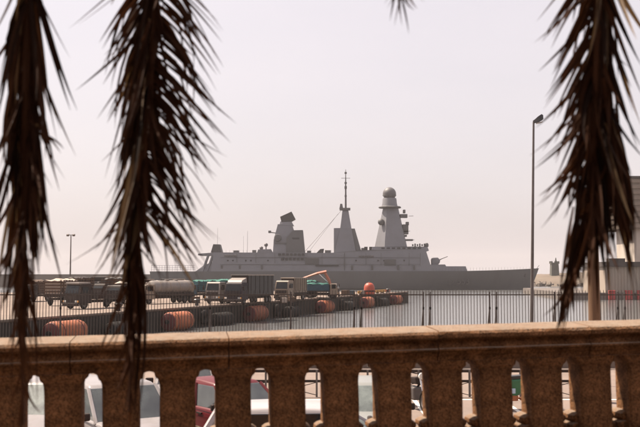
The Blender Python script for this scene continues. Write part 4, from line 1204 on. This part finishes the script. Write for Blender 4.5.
# right frond: comb to the left, hanging mass to the right, several tips below
fr, vis = stalk([(598, -50, 2.9), (597, 40, 2.9), (595, 110, 2.9), (591, 170, 2.9), (583, 222, 2.9), (573, 268, 2.9), (561, 316, 2.9)])
comb(fr, vis, 23, [
    (0, .44, 30, -1, 44, 37, 92, 84, 5, .45, .12), (.01, .5, 26, -1, 31, 26, 98, 88, 5.5, .35, .35), (0, .5, 20, -1, 12, 10, 96, 86, 6.5, .2, .9),
    (0, .5, 44, 1, 30, 28, 110, 130, 6, 1.9, .5), (0, .55, 40, 1, 19, 18, 124, 130, 6.5, 1.4, .8), (0, .4, 6, 1, 28, 24, 52, 58, 4, .6, .3), (0, .55, 26, 1, 9, 9, 106, 106, 6.5, .4, 1.0),
    (.5, .9, 16, -1, 8, 6, 66, 46, 5, .2, .9), (.5, .95, 16, 1, 10, 8, 60, 40, 5, .2, .9)], even=(0, 1))
tuft(fr, 41, 2.9, 583, 200, 558, 342, 12, 5.5, 6, 4)
tuft(fr, 42, 2.9, 588, 185, 582, 305, 8, 5.5, 5, 5)
tuft(fr, 43, 2.9, 598, 160, 596, 258, 8, 5.5, 5, 5)
tuft(fr, 44, 2.9, 606, 110, 611, 256, 9, 5.5, 5, 5)
tuft(fr, 45, 2.9, 606, 110, 634, 300, 12, 6, 5, 3)
tuft(fr, 46, 2.9, 572, 245, 570, 322, 5, 4.5, 4, 5)
# tip of another frond at the top centre
fr, vis = stalk([(400, -90, 2.7), (400, -50, 2.7), (400, -24, 2.7), (401, 0, 2.7)])
comb(fr, vis, 24, [(.3, 1, 6, 1, 8, 14, 44, 34, 2, .1, .5), (.3, 1, 6, -1, 10, 16, 44, 34, 2, .1, .5), (0, .6, 8, -1, 14, 12, 56, 44, 4, .1, .6), (0, .6, 8, 1, 8, 8, 56, 44, 4, .1, .6)])
LEAVES.sort(key=lambda q: -q[0])
rest = MB()
for i, (s_, fr, mb) in enumerate(LEAVES):
    if i < 300: mb.build('leaflet', M['leafdry' if i % 9 == 4 else 'leaf'], fr, smooth=True, fix=False)
    else: rest.add(mb.v, mb.f)
tag(rest.build('leaflets', M['leaf'], palm, smooth=True, fix=False), kind='stuff')

# unseen crown fronds added overhead to block sky light
rg = random.Random(77)
crown = MB(); stalks = MB()
for k in range(16):
    a = R(200 + 300 * k / 15 + rg.uniform(-6, 6)) if k < 12 else R(50 + 27 * (k - 12))
    up = rg.uniform(.35, .9) if k < 12 else 1.5
    pts = [CROWN.copy()]
    d = Vector((math.cos(a), math.sin(a), up)).normalized(); p = CROWN.copy()
    for i in range(12):
        d = (d + Vector((0, 0, -.11 if k < 12 else -.06))).normalized()
        p = p + d * .25
        pts.append(p.copy())
    stalks.tube(pts, [.03 * (1 - .07 * i) for i in range(13)], 5)
    LEAVES.clear()
    sd2 = Vector((-math.sin(a), math.cos(a), 0))
    for i in range(2, 12):
        for q in range(4):
            for sg in (-1, 1):
                p0 = pts[i].lerp(pts[i + 1], q / 4)
                leaflet(None, p0, (pts[i + 1] - pts[i]).normalized() * .7 + sd2 * sg, .42 * rg.uniform(.8, 1.1), .028, .35, a, rg)
    for q_ in LEAVES: crown.add(q_[2].v, q_[2].f)
tag(stalks.build('added_crown_stalks', M['rachis'], palm, smooth=True), kind='stuff')
tag(crown.build('added_crown_leaflets', M['leaf'], palm, smooth=True, fix=False), kind='stuff')

# unseen house block added behind the camera to keep sky light off the foreground
th = thing('sky_block_house', 'unseen brown stone house added behind the promenade to block sky light', 'house', (0, -9, PROM))
MB().box((0, -5, 5.5), (64, 10, 11)).build('wall', M['stone'], th)
MB().box((0, -5, 11.25), (65, 11, .5)).build('roof', M['darkroof'], th)
for k in range(14):
    for z in (1.6, 5.0, 8.4):
        wd_ = MB().box((-29 + 4.46 * k, .02, z + .6), (1.3, .1, 2.0)).build('window', M['glassdark'], th)
        MB().box((-29 + 4.46 * k, .08, z - .5), (1.6, .25, .15)).build('sill', M['stone'], wd_)

# ------------------------------------------------------------------ hazy air over the harbour
hz = MB().box((0, 1185, 29.5), (2860, 2490, 61)).build('haze', None)
hm = bpy.data.materials.new('hazy_air'); hm.use_nodes = True
N, L = hm.node_tree.nodes, hm.node_tree.links
N.remove(N['Principled BSDF'])
pv = N.new('ShaderNodeVolumePrincipled')
pv.inputs['Color'].default_value = (.93, .87, .85, 1)
pv.inputs['Density'].default_value = .00014
pv.inputs['Anisotropy'].default_value = .2
L.new(pv.outputs[0], N['Material Output'].inputs['Volume'])
hz.data.materials.append(hm)
hz.visible_shadow = True
tag(hz, 'pale pinkish haze over the harbour', 'haze', kind='stuff')
